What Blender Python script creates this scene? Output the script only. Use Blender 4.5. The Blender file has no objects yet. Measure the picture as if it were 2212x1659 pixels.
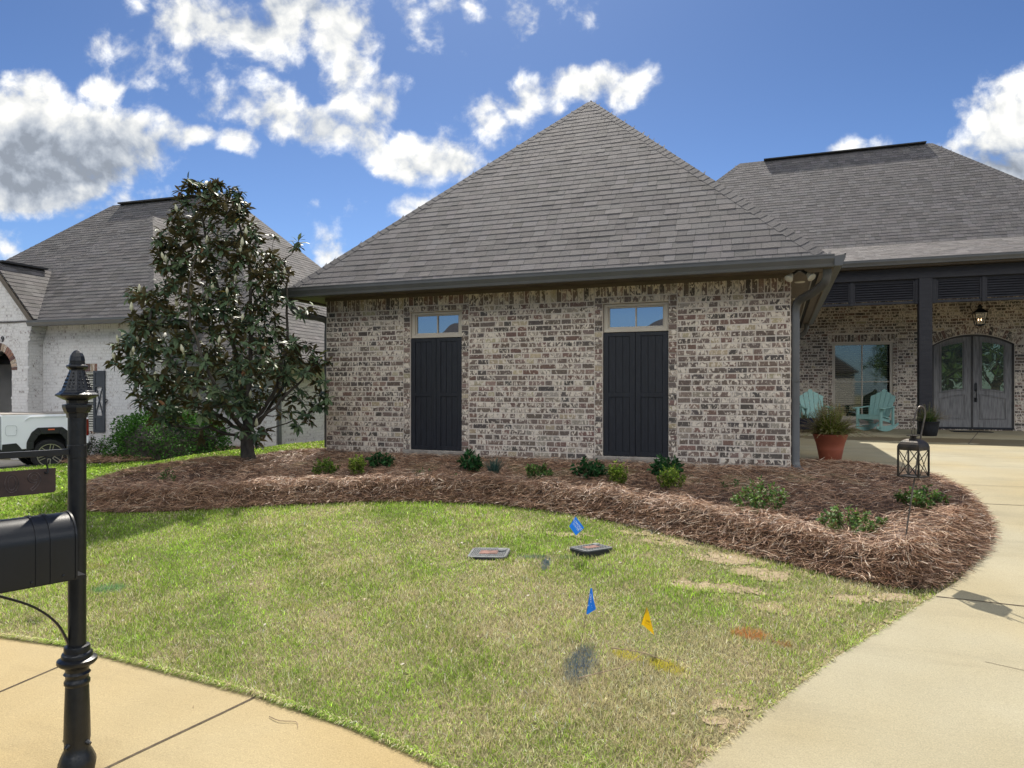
import bpy, math, random
import numpy as np
from mathutils import Vector, Matrix
R = math.radians
sc = bpy.context.scene
COL = sc.collection
rnd = random.Random(7)
RNG = np.random.default_rng(11)

# ------------------------------------------------------------------ camera, sky, sun
cd = bpy.data.cameras.new("camera"); cam = bpy.data.objects.new("camera", cd); COL.objects.link(cam)
CAM = Vector((-.132, -9.668, 1.01))
cam.location = CAM; cam.rotation_euler = (R(90), 0, R(20.66))
cd.sensor_width = 36; cd.lens = 36*1533/2212; cd.shift_y = 15.5/2212
cd.clip_start = .05; cd.clip_end = 2000
sc.camera = cam
SUNDIR = Vector((-.34, .75, 1)).normalized()
SUN_EL = math.asin(SUNDIR.z)
ld = bpy.data.lights.new("sun", 'SUN'); ld.energy = 3.0; ld.angle = R(.53); ld.color = (1, .93, .82)
sun = bpy.data.objects.new("sun", ld); COL.objects.link(sun)
sun.rotation_euler = SUNDIR.to_track_quat('Z', 'Y').to_euler(); sun.location = (0, 0, 30)
sc.view_settings.view_transform = 'Standard'; sc.view_settings.look = 'None'
sc.view_settings.exposure = 1.25; sc.view_settings.gamma = 1

def make_world():
    w = bpy.data.worlds.new("World"); sc.world = w; w.use_nodes = True
    nt = w.node_tree; N = nt.nodes; L = nt.links
    for n in list(N): N.remove(n)
    def nd(t, **k):
        n = N.new(t)
        for a, b in k.items(): setattr(n, a, b)
        return n
    def val(s, v):
        if isinstance(v, (int, float)): s.default_value = v
        elif isinstance(v, (tuple, list, Vector)): s.default_value = tuple(v)
        else: L.new(v, s)
    def M(op, a, b=None, c=None, clamp=False):
        n = nd('ShaderNodeMath', operation=op); n.use_clamp = clamp
        for i, v in enumerate((a, b, c)):
            if v is not None: val(n.inputs[i], v)
        return n.outputs[0]
    def VM(op, a, b=None, o=0):
        n = nd('ShaderNodeVectorMath', operation=op)
        val(n.inputs[0], a)
        if b is not None: val(n.inputs[1], b)
        return n.outputs[o]
    def noise(vec, scale, detail=6, rough=.55, dist=0):
        n = nd('ShaderNodeTexNoise'); L.new(vec, n.inputs['Vector'])
        n.inputs['Scale'].default_value = scale; n.inputs['Detail'].default_value = detail
        n.inputs['Roughness'].default_value = rough; n.inputs['Distortion'].default_value = dist
        return n.outputs[0]
    def remap(x, a, b, c, d, smooth=True):
        n = nd('ShaderNodeMapRange'); n.interpolation_type = 'SMOOTHSTEP' if smooth else 'LINEAR'
        val(n.inputs[0], x)
        for i, v in enumerate((a, b, c, d)): n.inputs[i+1].default_value = v
        return n.outputs[0]
    tc = nd('ShaderNodeTexCoord'); d = tc.outputs['Generated']
    sky = nd('ShaderNodeTexSky', sky_type='NISHITA'); sky.sun_disc = False
    sky.sun_elevation = SUN_EL; sky.sun_rotation = SUN_ROT
    sky.air_density = 1.0; sky.dust_density = .6; sky.ozone_density = 2.2
    # a compass frame of the sky: f looks along the view of the street, r to its right
    f = (-.3528, .9357, 0); r = (.9357, .3528, 0)
    df = VM('DOT_PRODUCT', d, f, 1); dr = VM('DOT_PRODUCT', d, r, 1)
    dz = VM('DOT_PRODUCT', d, (0, 0, 1), 1)
    inv = M('DIVIDE', 1, M('MAXIMUM', df, .05))
    cx = nd('ShaderNodeCombineXYZ'); L.new(M('MULTIPLY', dr, inv), cx.inputs[0]); L.new(M('MULTIPLY', dz, inv), cx.inputs[1])
    P = cx.outputs[0]
    wn = nd('ShaderNodeTexNoise'); L.new(P, wn.inputs['Vector']); wn.inputs['Scale'].default_value = 5; wn.inputs['Detail'].default_value = 3
    warp = VM('SCALE', VM('SUBTRACT', wn.outputs['Color'], (.5, .5, .5))); N[-1] if False else None
    warp.node.inputs['Scale'].default_value = .09
    PW = VM('ADD', P, warp)
    # clouds: centre x, y, half sizes, tilt, weight  (tangent units of the sky)
    C = [(-.68,.365,.14,.075,-.1,2.2),(-.57,.345,.10,.075,-.25,2.0),(-.70,.31,.13,.060,0,2.4),(-.60,.30,.09,.045,.15,1.6),(-.49,.375,.05,.035,-.35,1.2),(-.57,.43,.04,.03,0,1.0),(-.70,.43,.06,.03,0,1.1),
         (-.435,.365,.035,.016,-.3,.75),
         (-.44,.535,.12,.05,-.1,1.15),(-.37,.505,.10,.045,-.3,1.3),(-.52,.48,.075,.05,-.3,.62),(-.30,.55,.09,.07,0,1.3),(-.23,.50,.055,.09,.1,1.35),
         (-.335,.40,.09,.045,-.45,1.4),(-.27,.37,.075,.045,-.3,1.4),(-.225,.40,.045,.08,.2,1.1),(-.185,.425,.04,.04,0,.8),(-.41,.42,.05,.03,-.6,.6),
         (-.375,.345,.030,.022,-.3,1.0),(-.22,.335,.03,.02,0,.6),
         (-.13,.325,.09,.038,.05,1.3),(-.085,.335,.06,.036,0,1.2),(-.185,.33,.04,.025,0,.8),(-.02,.38,.05,.035,.1,.8),
         (.03,.41,.06,.04,.4,1.2),(.10,.44,.07,.035,.2,1.3),(.17,.43,.05,.028,.4,1.1),(.0,.40,.05,.03,.2,.6),
         (-.01,.545,.065,.055,-.3,1.0),(.06,.58,.03,.05,-.5,.5),(.10,.535,.03,.025,0,.45),
         (-.075,.445,.015,.018,-.5,.55),(-.09,.55,.02,.02,0,.4),
         (-.14,.53,.03,.09,.35,.62),(-.19,.60,.05,.04,0,.7),
         (-.23,.25,.022,.016,-.3,.5),(-.29,.25,.015,.01,0,.45),(-.26,.195,.025,.045,.3,.55),(-.14,.25,.05,.025,.3,.8),
         (-.705,.215,.035,.025,0,.6),(-.68,.19,.03,.02,.3,.55),(-.55,.262,.08,.014,.12,.7),
         (.715,.365,.11,.075,.45,1.8),(.76,.30,.15,.09,.2,2.0),(.63,.33,.06,.04,.4,.95),(.49,.325,.05,.028,.1,.95),(.52,.345,.022,.018,0,.9),(.58,.31,.06,.03,.2,.8)]
    fld = None
    for (x, y, a, b, t, wgt) in C:
        ct, st = math.cos(t), math.sin(t)
        q = VM('SUBTRACT', PW, (x, y, 0))
        u = VM('DOT_PRODUCT', q, (ct/a, st/a, 0), 1); v = VM('DOT_PRODUCT', q, (-st/b, ct/b, 0), 1)
        e = M('MULTIPLY_ADD', u, u, M('MULTIPLY', v, v))
        g = M('MULTIPLY', M('SUBTRACT', 1.25, e), wgt)
        fld = g if fld is None else M('SMOOTH_MAX', fld, g, .35)
    fld = M('MAXIMUM', fld, -1.2)
    n1 = noise(P, 10, 10, .58, .3); n2 = noise(P, 36, 7, .6, .2)
    vo = nd('ShaderNodeTexVoronoi', feature='SMOOTH_F1'); vo.inputs['Scale'].default_value = 30; vo.inputs['Smoothness'].default_value = .35
    wv = VM('SCALE', VM('SUBTRACT', wn.outputs['Color'], (.5, .5, .5))); wv.node.inputs['Scale'].default_value = .02
    nz = nd('ShaderNodeTexNoise'); L.new(P, nz.inputs['Vector']); nz.inputs['Scale'].default_value = 24; nz.inputs['Detail'].default_value = 4
    wz = VM('SCALE', nz.outputs['Color']); wz.node.inputs['Scale'].default_value = .035
    L.new(VM('ADD', P, wz), vo.inputs['Vector'])
    puff = M('SUBTRACT', .45, vo.outputs['Distance'])
    fld = M('ADD', fld, M('MULTIPLY', puff, .7))
    dens = M('ADD', fld, M('ADD', M('MULTIPLY', M('SUBTRACT', n1, .5), 5.0), M('MULTIPLY', M('SUBTRACT', n2, .5), 2.0)))
    front = remap(df, .05, .3, 0, 1)
    # elsewhere: scattered unseen cloud, overbright as added fill for the shaded fronts
    iz = M('DIVIDE', 1, M('ADD', M('MAXIMUM', dz, 0), .18))
    Q = VM('SCALE', d); L.new(iz, Q.node.inputs['Scale'])
    nb = noise(Q, 1.1, 9, .6, .2)
    densb = M('MULTIPLY', M('SUBTRACT', M('ADD', nb, remap(dz, .16, .42, -.16, .03)), .455), 9)
    mixd = nd('ShaderNodeMix'); mixd.data_type = 'FLOAT'
    L.new(front, mixd.inputs[0]); L.new(densb, mixd.inputs[2]); L.new(dens, mixd.inputs[3])
    D = mixd.outputs[0]
    alpha = M('POWER', remap(D, .05, 1.6, 0, 1), 1.2)
    # light: thick hearts grey below, rims bright; sun stands up and to the left
    sh1 = noise(VM('ADD', P, (.012, -.024, 0)), 10, 5, .55, .3)
    relief = M('SUBTRACT', n1, sh1)
    heart = M('MULTIPLY', remap(M('SUBTRACT', M('DIVIDE', fld, 1.0), .2), .3, 1.15, 0, 1), remap(n1, .30, .72, .45, 1))
    # only clouds with great depth have grey hearts
    big = None
    for (x, y, a, b, s) in ((-.64, .325, .20, .085, 1.05), (.75, .325, .13, .06, .6), (-.29, .375, .12, .04, .42), (-.10, .318, .09, .022, .34),(-.33,.525,.22,.045,.36),(.08,.425,.08,.02,.25)):
        q = VM('SUBTRACT', PW, (x, y, 0))
        u = VM('DOT_PRODUCT', q, (1/a, 0, 0), 1); v = VM('DOT_PRODUCT', q, (0, 1/b, 0), 1)
        e = M('MULTIPLY_ADD', u, u, M('MULTIPLY', v, v))
        g = M('MULTIPLY', remap(e, 1.1, .1, 0, 1), s)
        big = g if big is None else M('MAXIMUM', big, g)
    grey = M('MULTIPLY', big, remap(n1, .2, .7, .75, 1.05))
    bright = M('SUBTRACT', M('MULTIPLY_ADD', relief, 1.7, M('MULTIPLY_ADD', puff, .30, .90)), M('MULTIPLY', M('MULTIPLY', grey, M('MULTIPLY_ADD', n2, -1.1, 1.5)), .50))
    bright = M('MAXIMUM', bright, .34)
    cc = nd('ShaderNodeMix'); cc.data_type = 'RGBA'
    L.new(remap(bright, .35, .9, 0, 1), cc.inputs[0]); cc.inputs[6].default_value = (.80, .90, 1.06, 1); cc.inputs[7].default_value = (1.0, 1.0, .97, 1)
    cl = VM('SCALE', cc.outputs[2]); L.new(M('MULTIPLY', bright, remap(df, -.1, .3, CLOUD_LUM*3.6, CLOUD_LUM)), cl.node.inputs['Scale'])  # cloud behind the camera is boosted as fill light
    tint = VM('MULTIPLY', sky.outputs[0], SKY_TINT); air = VM('SCALE', tint); L.new(remap(dz, .45, .05, 1.0, 1.38), air.node.inputs['Scale']); tint = air
    mx = nd('ShaderNodeMix'); mx.data_type = 'RGBA'
    L.new(alpha, mx.inputs[0]); L.new(tint, mx.inputs[6]); L.new(cl, mx.inputs[7])
    bg = nd('ShaderNodeBackground'); L.new(mx.outputs[2], bg.inputs[0]); bg.inputs[1].default_value = SKY_STR
    out = nd('ShaderNodeOutputWorld'); L.new(bg.outputs[0], out.inputs[0])
    w.cycles.sampling_method = 'MANUAL'; w.cycles.sample_map_resolution = 512
SKY_STR = .15
SKY_TINT = (.130, .172, .240)
CLOUD_LUM = 3.3
SUN_ROT = math.atan2(SUNDIR.x, SUNDIR.y)
make_world()

# ------------------------------------------------------------------ materials
MATS = {}
def pmat(name, c1, c2=None, scale=8, rough=.7, metal=0, spec=.5, bump=.0, bscale=60, tint=False, stretch=(1, 1, 1), detail=5, lo=.35, hi=.65, extra=None, trans=0, back=None):
    """principled material: two colours mixed by object-space noise, optional face tint, bump"""
    if name in MATS: return MATS[name]
    m = bpy.data.materials.new(name); m.use_nodes = True; nt = m.node_tree; N = nt.nodes; L = nt.links
    b = N['Principled BSDF']; o = N['Material Output']
    c2 = c2 or tuple(x*.8 for x in c1)
    tc = N.new('ShaderNodeTexCoord'); mp = N.new('ShaderNodeMapping'); mp.inputs['Scale'].default_value = stretch
    L.new(tc.outputs['Object'], mp.inputs[0])
    n = N.new('ShaderNodeTexNoise'); n.inputs['Scale'].default_value = scale; n.inputs['Detail'].default_value = detail
    L.new(mp.outputs[0], n.inputs['Vector'])
    mr = N.new('ShaderNodeMapRange'); mr.inputs[1].default_value = lo; mr.inputs[2].default_value = hi; L.new(n.outputs[0], mr.inputs[0])
    mx = N.new('ShaderNodeMix'); mx.data_type = 'RGBA'; L.new(mr.outputs[0], mx.inputs[0])
    mx.inputs[6].default_value = (*c1, 1); mx.inputs[7].default_value = (*c2, 1)
    col = mx.outputs[2]
    if tint:
        at = N.new('ShaderNodeAttribute'); at.attribute_name = 'tint'
        m2 = N.new('ShaderNodeMix'); m2.data_type = 'RGBA'; m2.blend_type = 'MULTIPLY'; m2.inputs[0].default_value = 1
        L.new(col, m2.inputs[6]); L.new(at.outputs['Color'], m2.inputs[7]); col = m2.outputs[2]
    if back:
        gm = N.new('ShaderNodeNewGeometry'); m3 = N.new('ShaderNodeMix'); m3.data_type = 'RGBA'
        L.new(gm.outputs['Backfacing'], m3.inputs[0]); L.new(col, m3.inputs[6]); m3.inputs[7].default_value = (*back, 1); col = m3.outputs[2]
        rr = N.new('ShaderNodeMapRange'); rr.inputs[3].default_value = rough; rr.inputs[4].default_value = .8
        L.new(gm.outputs['Backfacing'], rr.inputs[0]); L.new(rr.outputs[0], b.inputs['Roughness'])
    else: b.inputs['Roughness'].default_value = rough
    L.new(col, b.inputs['Base Color'])
    b.inputs['Metallic'].default_value = metal; b.inputs['Specular IOR Level'].default_value = spec
    if bump:
        n2 = N.new('ShaderNodeTexNoise'); n2.inputs['Scale'].default_value = bscale; n2.inputs['Detail'].default_value = 4
        L.new(mp.outputs[0], n2.inputs['Vector'])
        bp = N.new('ShaderNodeBump'); bp.inputs['Strength'].default_value = bump; bp.inputs['Distance'].default_value = .01
        L.new(n2.outputs[0], bp.inputs['Height']); L.new(bp.outputs[0], b.inputs['Normal'])
    if trans:
        tr = N.new('ShaderNodeBsdfTranslucent'); L.new(col, tr.inputs[0]); ms = N.new('ShaderNodeMixShader'); ms.inputs[0].default_value = trans
        L.new(b.outputs[0], ms.inputs[1]); L.new(tr.outputs[0], ms.inputs[2]); L.new(ms.outputs[0], o.inputs[0])
    MATS[name] = m
    return m

def brick_mat(name, wash, lo, hi, mort=False, wscale=30):
    """brick: the face tint is the clay colour; patches of lime wash over it"""
    m = bpy.data.materials.new(name); m.use_nodes = True; nt = m.node_tree; N = nt.nodes; L = nt.links
    b = N['Principled BSDF']; tc = N.new('ShaderNodeTexCoord')
    mp = N.new('ShaderNodeMapping'); mp.inputs['Scale'].default_value = (1, 1, .55); L.new(tc.outputs['Object'], mp.inputs[0])
    at = N.new('ShaderNodeAttribute'); at.attribute_name = 'tint'
    # each brick shifts the noise by its own amount so patches stop at brick edges
    sh = N.new('ShaderNodeVectorMath'); sh.operation = 'MULTIPLY_ADD'; L.new(at.outputs['Color'], sh.inputs[0]); sh.inputs[1].default_value = (47, 91, 63)
    L.new(mp.outputs[0], sh.inputs[2])
    n = N.new('ShaderNodeTexNoise'); n.inputs['Scale'].default_value = wscale; n.inputs['Detail'].default_value = 4; n.inputs['Roughness'].default_value = .6; n.inputs['Distortion'].default_value = .8
    L.new(sh.outputs[0], n.inputs['Vector'])
    off = N.new('ShaderNodeMath'); off.operation = 'MULTIPLY_ADD'; L.new(at.outputs['Alpha'], off.inputs[0]); off.inputs[1].default_value = .26; L.new(n.outputs[0], off.inputs[2])
    mr = N.new('ShaderNodeMapRange'); mr.inputs[1].default_value = lo; mr.inputs[2].default_value = hi; L.new(off.outputs[0], mr.inputs[0])
    n3 = N.new('ShaderNodeTexNoise'); n3.inputs['Scale'].default_value = 90; n3.inputs['Detail'].default_value = 3; L.new(tc.outputs['Object'], n3.inputs['Vector'])
    mv = N.new('ShaderNodeMix'); mv.data_type = 'RGBA'; mv.blend_type = 'MULTIPLY'; mv.inputs[0].default_value = 1
    rm = N.new('ShaderNodeMapRange'); rm.inputs[1].default_value = .2; rm.inputs[2].default_value = .8; rm.inputs[3].default_value = .6; rm.inputs[4].default_value = 1.35; L.new(n3.outputs[0], rm.inputs[0])
    L.new(at.outputs['Color'], mv.inputs[6]); L.new(rm.outputs[0], mv.inputs[7])
    mx = N.new('ShaderNodeMix'); mx.data_type = 'RGBA'; L.new(mr.outputs[0], mx.inputs[0]); L.new(mv.outputs[2], mx.inputs[6]); mx.inputs[7].default_value = (*wash, 1)
    L.new(mx.outputs[2], b.inputs['Base Color']); b.inputs['Roughness'].default_value = .9; b.inputs['Specular IOR Level'].default_value = .2
    bp = N.new('ShaderNodeBump'); bp.inputs['Strength'].default_value = .6; bp.inputs['Distance'].default_value = .006; L.new(n.outputs[0], bp.inputs['Height']); L.new(bp.outputs[0], b.inputs['Normal'])
    MATS[name] = m
    return m

M_brick = brick_mat("washed brick", (.68, .595, .49), .605, .68, wscale=26)
M_mortar = pmat("mortar", (.665, .59, .51), (.585, .515, .44), 6, .95, bump=.5, bscale=120)
M_nbrick = brick_mat("white brick", (.60, .585, .57), .47, .62, wscale=18)
M_nmortar = pmat("white mortar", (.56, .545, .53), (.48, .465, .45), 3, .95, bump=.4, bscale=90)
M_nbrick2 = brick_mat("brown accent brick", (.60, .56, .52), .66, .76, wscale=18)
M_shingle = pmat("asphalt shingle", (.125, .115, .113), (.082, .076, .076), 260, .82, spec=.35, bump=.6, bscale=500, tint=True, lo=.3, hi=.7)
M_gutter = pmat("grey gutter metal", (.095, .096, .096), (.080, .081, .081), 4, .42, spec=.5)
M_trim = pmat("brown painted trim", (.115, .090, .066), (.095, .075, .055), 5, .6)
M_black = pmat("black stained wood", (.012, .014, .020), (.006, .007, .011), 14, .55, bump=.35, bscale=60, stretch=(3, 3, .35))
M_beam = pmat("dark beam wood", (.022, .022, .028), (.012, .012, .017), 10, .7, bump=.5, bscale=40, stretch=(.5, 3, 3))
M_vinyl = pmat("tan vinyl frame", (.52, .46, .37), (.48, .42, .34), 3, .45)
M_sill = pmat("stone sill", (.36, .32, .27), (.24, .21, .18), 12, .9, bump=.5, bscale=60)
M_conc = pmat("terrace concrete", (.40, .35, .27), (.35, .30, .23), 2.2, .9, bump=.25, bscale=140)
M_iron = pmat("black cast iron paint", (.005, .006, .008), (.010, .011, .013), 30, .36, spec=.45, bump=.15, bscale=90)
M_white = pmat("off white enamel", (.62, .60, .52), (.58, .56, .48), 8, .4)

def glass_mat(name, base, refl, rough=.01, col=(.9, .95, 1)):
    m = bpy.data.materials.new(name); m.use_nodes = True; nt = m.node_tree; N = nt.nodes; L = nt.links
    b = N['Principled BSDF']; b.inputs['Base Color'].default_value = (*base, 1); b.inputs['Roughness'].default_value = .3
    g = N.new('ShaderNodeBsdfGlossy'); g.inputs['Roughness'].default_value = rough; g.inputs['Color'].default_value = (*col, 1)
    tc = N.new('ShaderNodeTexCoord'); n = N.new('ShaderNodeTexNoise'); n.inputs['Scale'].default_value = 2.2; n.inputs['Detail'].default_value = 1
    L.new(tc.outputs['Object'], n.inputs['Vector'])
    bp = N.new('ShaderNodeBump'); bp.inputs['Strength'].default_value = .12; bp.inputs['Distance'].default_value = .02; L.new(n.outputs[0], bp.inputs['Height']); L.new(bp.outputs[0], g.inputs['Normal'])
    ms = N.new('ShaderNodeMixShader'); ms.inputs[0].default_value = refl
    L.new(b.outputs[0], ms.inputs[1]); L.new(g.outputs[0], ms.inputs[2]); L.new(ms.outputs[0], N['Material Output'].inputs[0])
    return m
M_glass = glass_mat("coated window glass", (.012, .016, .022), .42)
M_glassd = glass_mat("door glass", (.012, .018, .010), .24, col=(.80, .88, .60))
M_clear = None
def clear_glass(refl=.09, col=(1, 1, 1)):
    m = bpy.data.materials.new("clear glass"); m.use_nodes = True; nt = m.node_tree; N = nt.nodes; L = nt.links
    t = N.new('ShaderNodeBsdfTransparent'); g = N.new('ShaderNodeBsdfGlossy'); g.inputs['Roughness'].default_value = .03
    ms = N.new('ShaderNodeMixShader'); ms.inputs[0].default_value = refl; t.inputs[0].default_value = (*col, 1)
    L.new(t.outputs[0], ms.inputs[1]); L.new(g.outputs[0], ms.inputs[2]); L.new(ms.outputs[0], N['Material Output'].inputs[0])
    return m
M_clear = clear_glass()

# ------------------------------------------------------------------ mesh building
class MB:
    def __init__(s): s.v = []; s.f = []; s.c = []; s.m = []; s.T = None
    def add(s, pts, faces, c=(1, 1, 1, 1), m=0):
        k = len(s.v)
        if s.T is not None: pts = [s.T @ Vector(p) for p in pts]
        s.v.extend([tuple(p) for p in pts])
        for f in faces: s.f.append([k+i for i in f]); s.c.append(c); s.m.append(m)
    def quad(s, a, b, c_, d, c=(1, 1, 1, 1), m=0): s.add([a, b, c_, d], [(0, 1, 2, 3)], c, m)
    def poly(s, pts, c=(1, 1, 1, 1), m=0): s.add(pts, [tuple(range(len(pts)))], c, m)
    def obox(s, o, a, b, c_, c=(1, 1, 1, 1), m=0):
        o, a, b, c_ = map(Vector, (o, a, b, c_))
        if a.cross(b).dot(c_) < 0: a, b = b, a
        P = [o, o+a, o+a+b, o+b, o+c_, o+a+c_, o+a+b+c_, o+b+c_]
        s.add(P, [(0, 3, 2, 1), (4, 5, 6, 7), (0, 1, 5, 4), (1, 2, 6, 5), (2, 3, 7, 6), (3, 0, 4, 7)], c, m)
    def box(s, x0, x1, y0, y1, z0, z1, c=(1, 1, 1, 1), m=0):
        s.obox((x0, y0, z0), (x1-x0, 0, 0), (0, y1-y0, 0), (0, 0, z1-z0), c, m)
    def bar(s, p, q, w, h, up=(0, 0, 1), c=(1, 1, 1, 1), m=0):
        p, q = Vector(p), Vector(q); d = (q-p).normalized(); up = Vector(up)
        sd = d.cross(up)
        if sd.length < 1e-4: sd = d.cross(Vector((1, 0, 0)))
        sd.normalize(); u = sd.cross(d).normalized()
        s.obox(p-sd*w/2-u*h/2, q-p, sd*w, u*h, c, m)
    def tube(s, pts, rad, seg=10, c=(1, 1, 1, 1), m=0, cap=True, sq=None):
        pts = [Vector(p) for p in pts]; n = len(pts)
        if not hasattr(rad, '__len__'): rad = [rad]*n
        rings = []; prev = None
        for i, p in enumerate(pts):
            t = (pts[min(i+1, n-1)]-pts[max(i-1, 0)]).normalized()
            if prev is None:
                a = Vector((0, 0, 1)) if abs(t.z) < .9 else Vector((1, 0, 0))
                x = t.cross(a).normalized()
            else: x = (prev-t*prev.dot(t)).normalized()
            prev = x; y = t.cross(x)
            ring = []
            for k in range(seg):
                an = 2*math.pi*(k+.5)/seg; ca, sa = math.cos(an), math.sin(an)
                if sq:
                    q = max(abs(ca), abs(sa)); ca, sa = ca/q*sq[0], sa/q*sq[1]
                ring.append(p+x*ca*rad[i]+y*sa*rad[i])
            rings.append(ring)
        V = [p for r_ in rings for p in r_]; F = []
        for i in range(n-1):
            for k in range(seg):
                a = i*seg+k; b = i*seg+(k+1) % seg
                F.append((a, b, b+seg, a+seg))
        if cap: F.append(tuple(range(seg-1, -1, -1))); F.append(tuple((n-1)*seg+k for k in range(seg)))
        s.add(V, F, c, m)
    def lathe(s, prof, ctr=(0, 0, 0), seg=24, c=(1, 1, 1, 1), m=0, rib=None, cap=True):
        """prof: (radius, z) from bottom to top"""
        V = []; F = []; n = len(prof); ctr = Vector(ctr)
        for (r_, z) in prof:
            for k in range(seg):
                a = 2*math.pi*k/seg; q = r_*(rib(k, z) if rib else 1)
                V.append(ctr+Vector((math.cos(a)*q, math.sin(a)*q, z)))
        for i in range(n-1):
            for k in range(seg):
                a = i*seg+k; b = i*seg+(k+1) % seg; F.append((a, b, b+seg, a+seg))
        if cap: F.append(tuple(range(seg-1, -1, -1))); F.append(tuple((n-1)*seg+k for k in range(seg)))
        s.add(V, F, c, m)
    def ngon_lathe(s, prof, n, ctr=(0, 0, 0), rot=0, c=(1, 1, 1, 1), m=0):
        V = []; F = []; ctr = Vector(ctr)
        for (r_, z) in prof:
            for k in range(n):
                a = rot+2*math.pi*k/n; V.append(ctr+Vector((math.cos(a)*r_, math.sin(a)*r_, z)))
        for i in range(len(prof)-1):
            for k in range(n):
                a = i*n+k; b = i*n+(k+1) % n; F.append((a, b, b+n, a+n))
        F.append(tuple(range(n-1, -1, -1))); F.append(tuple((len(prof)-1)*n+k for k in range(n)))
        s.add(V, F, c, m)
    def prism(s, pts2, o, ux, uy, dep, c=(1, 1, 1, 1), m=0):
        """outline pts2 (u,v) in plane (ux,uy) at o, extruded by vector dep"""
        o, ux, uy, dep = map(Vector, (o, ux, uy, dep))
        ar = sum(pts2[i-1][0]*pts2[i][1]-pts2[i][0]*pts2[i-1][1] for i in range(len(pts2)))
        if (ux.cross(uy)).dot(dep)*ar < 0: pts2 = pts2[::-1]
        n = len(pts2); A = [o+ux*u+uy*v for u, v in pts2]; B = [p+dep for p in A]
        F = [tuple(range(n-1, -1, -1)), tuple(range(n, 2*n))]+[(i, (i+1) % n, n+(i+1) % n, n+i) for i in range(n)]
        s.add(A+B, F, c, m)
    def build(s, name, mat, parent=None, smooth=False, bevel=0, ang=40):
        me = bpy.data.meshes.new(name); me.from_pydata(s.v, [], s.f); 
        mats = mat if isinstance(mat, (list, tuple)) else [mat]
        for x in mats: me.materials.append(x)
        me.polygons.foreach_set('material_index', s.m)
        ca = me.color_attributes.new('tint', 'FLOAT_COLOR', 'CORNER')
        tot = [len(f) for f in s.f]
        ca.data.foreach_set('color', np.repeat(np.array([(*c, 1)[:4] if len(c) == 3 else c for c in s.c], dtype=np.float32), tot, axis=0).ravel())
        if smooth: me.polygons.foreach_set('use_smooth', [True]*len(me.polygons))
        me.update()
        o = bpy.data.objects.new(name, me); COL.objects.link(o)
        if parent: o.parent = parent
        if smooth:
            try: me.set_sharp_from_angle(angle=R(ang))
            except Exception: pass
        if bevel:
            bm_ = o.modifiers.new('bevel', 'BEVEL'); bm_.width = bevel; bm_.segments = 2; bm_.limit_method = 'ANGLE'; bm_.angle_limit = R(35)
        return o

def raw_mesh(name, V, loops, totals, colors, mat, parent=None, smooth=False):
    """V (n,3), loops flat, totals per face, colors (faces,4)"""
    me = bpy.data.meshes.new(name)
    me.vertices.add(len(V)); me.vertices.foreach_set('co', V.astype(np.float32).ravel())
    me.loops.add(len(loops)); me.loops.foreach_set('vertex_index', loops.astype(np.int32))
    me.polygons.add(len(totals)); st = np.concatenate([[0], np.cumsum(totals)[:-1]])
    me.polygons.foreach_set('loop_start', st.astype(np.int32)); me.polygons.foreach_set('loop_total', totals.astype(np.int32))
    if smooth: me.polygons.foreach_set('use_smooth', np.ones(len(totals), dtype=bool))
    ca = me.color_attributes.new('tint', 'FLOAT_COLOR', 'CORNER')
    ca.data.foreach_set('color', np.repeat(colors.astype(np.float32), totals, axis=0).ravel())
    me.materials.append(mat); me.update(calc_edges=True); me.validate()
    o = bpy.data.objects.new(name, me); COL.objects.link(o)
    if parent: o.parent = parent
    return o

def tag(o, label=None, cat=None, group=None, kind=None):
    if label: o['label'] = label
    if cat: o['category'] = cat
    if group: o['group'] = group
    if kind: o['kind'] = kind
    return o
def thing(name, label, cat, loc=(0, 0, 0), rz=0, group=None):
    o = bpy.data.objects.new(name, None); COL.objects.link(o); o.location = loc; o.rotation_euler = (0, 0, rz)
    o.empty_display_size = .2
    return tag(o, label, cat, group)

# ------------------------------------------------------------------ ground
def sstep(a, b, x):
    t = np.clip((np.asarray(x, dtype=float)-a)/(b-a), 0, 1); return t*t*(3-2*t)
def gh(x, y):
    """height of the finished ground"""
    x = np.asarray(x, dtype=float); y = np.asarray(y, dtype=float)
    f = -.1*np.maximum(0, -y-.6); f = np.maximum(f, -.80)
    left = -.72-.27*sstep(-15, -20, x)
    w = sstep(-8.3, -13.2, x)
    left = np.where(y < -5, np.minimum(left, left), left)
    return f*(1-w)+np.minimum(left, f)*w
def inpoly(px, py, poly):
    px = np.asarray(px, dtype=float); py = np.asarray(py, dtype=float); r_ = np.zeros(px.shape, bool); n = len(poly)
    for i in range(n):
        x1, y1 = poly[i]; x2, y2 = poly[(i+1) % n]
        c = ((y1 > py) != (y2 > py)); 
        with np.errstate(divide='ignore', invalid='ignore'):
            xi = (x2-x1)*(py-y1)/(y2-y1+1e-12)+x1
        r_ ^= c & (px < xi)
    return r_
def pdist(px, py, poly, closed=True):
    px = np.asarray(px, dtype=float); py = np.asarray(py, dtype=float); d = np.full(px.shape, 1e9); n = len(poly)
    for i in range(n if closed else n-1):
        x1, y1 = poly[i]; x2, y2 = poly[(i+1) % n]; dx, dy = x2-x1, y2-y1
        t = np.clip(((px-x1)*dx+(py-y1)*dy)/(dx*dx+dy*dy+1e-12), 0, 1)
        d = np.minimum(d, np.hypot(px-(x1+t*dx), py-(y1+t*dy)))
    return d
def smooth_poly(P, it=3):
    P = [np.array(p, float) for p in P]
    for _ in range(it):
        Q = []
        for i in range(len(P)):
            a, b = P[i], P[(i+1) % len(P)]; Q += [a*.75+b*.25, a*.25+b*.75]
        P = Q
    return [tuple(p) for p in P]
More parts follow.
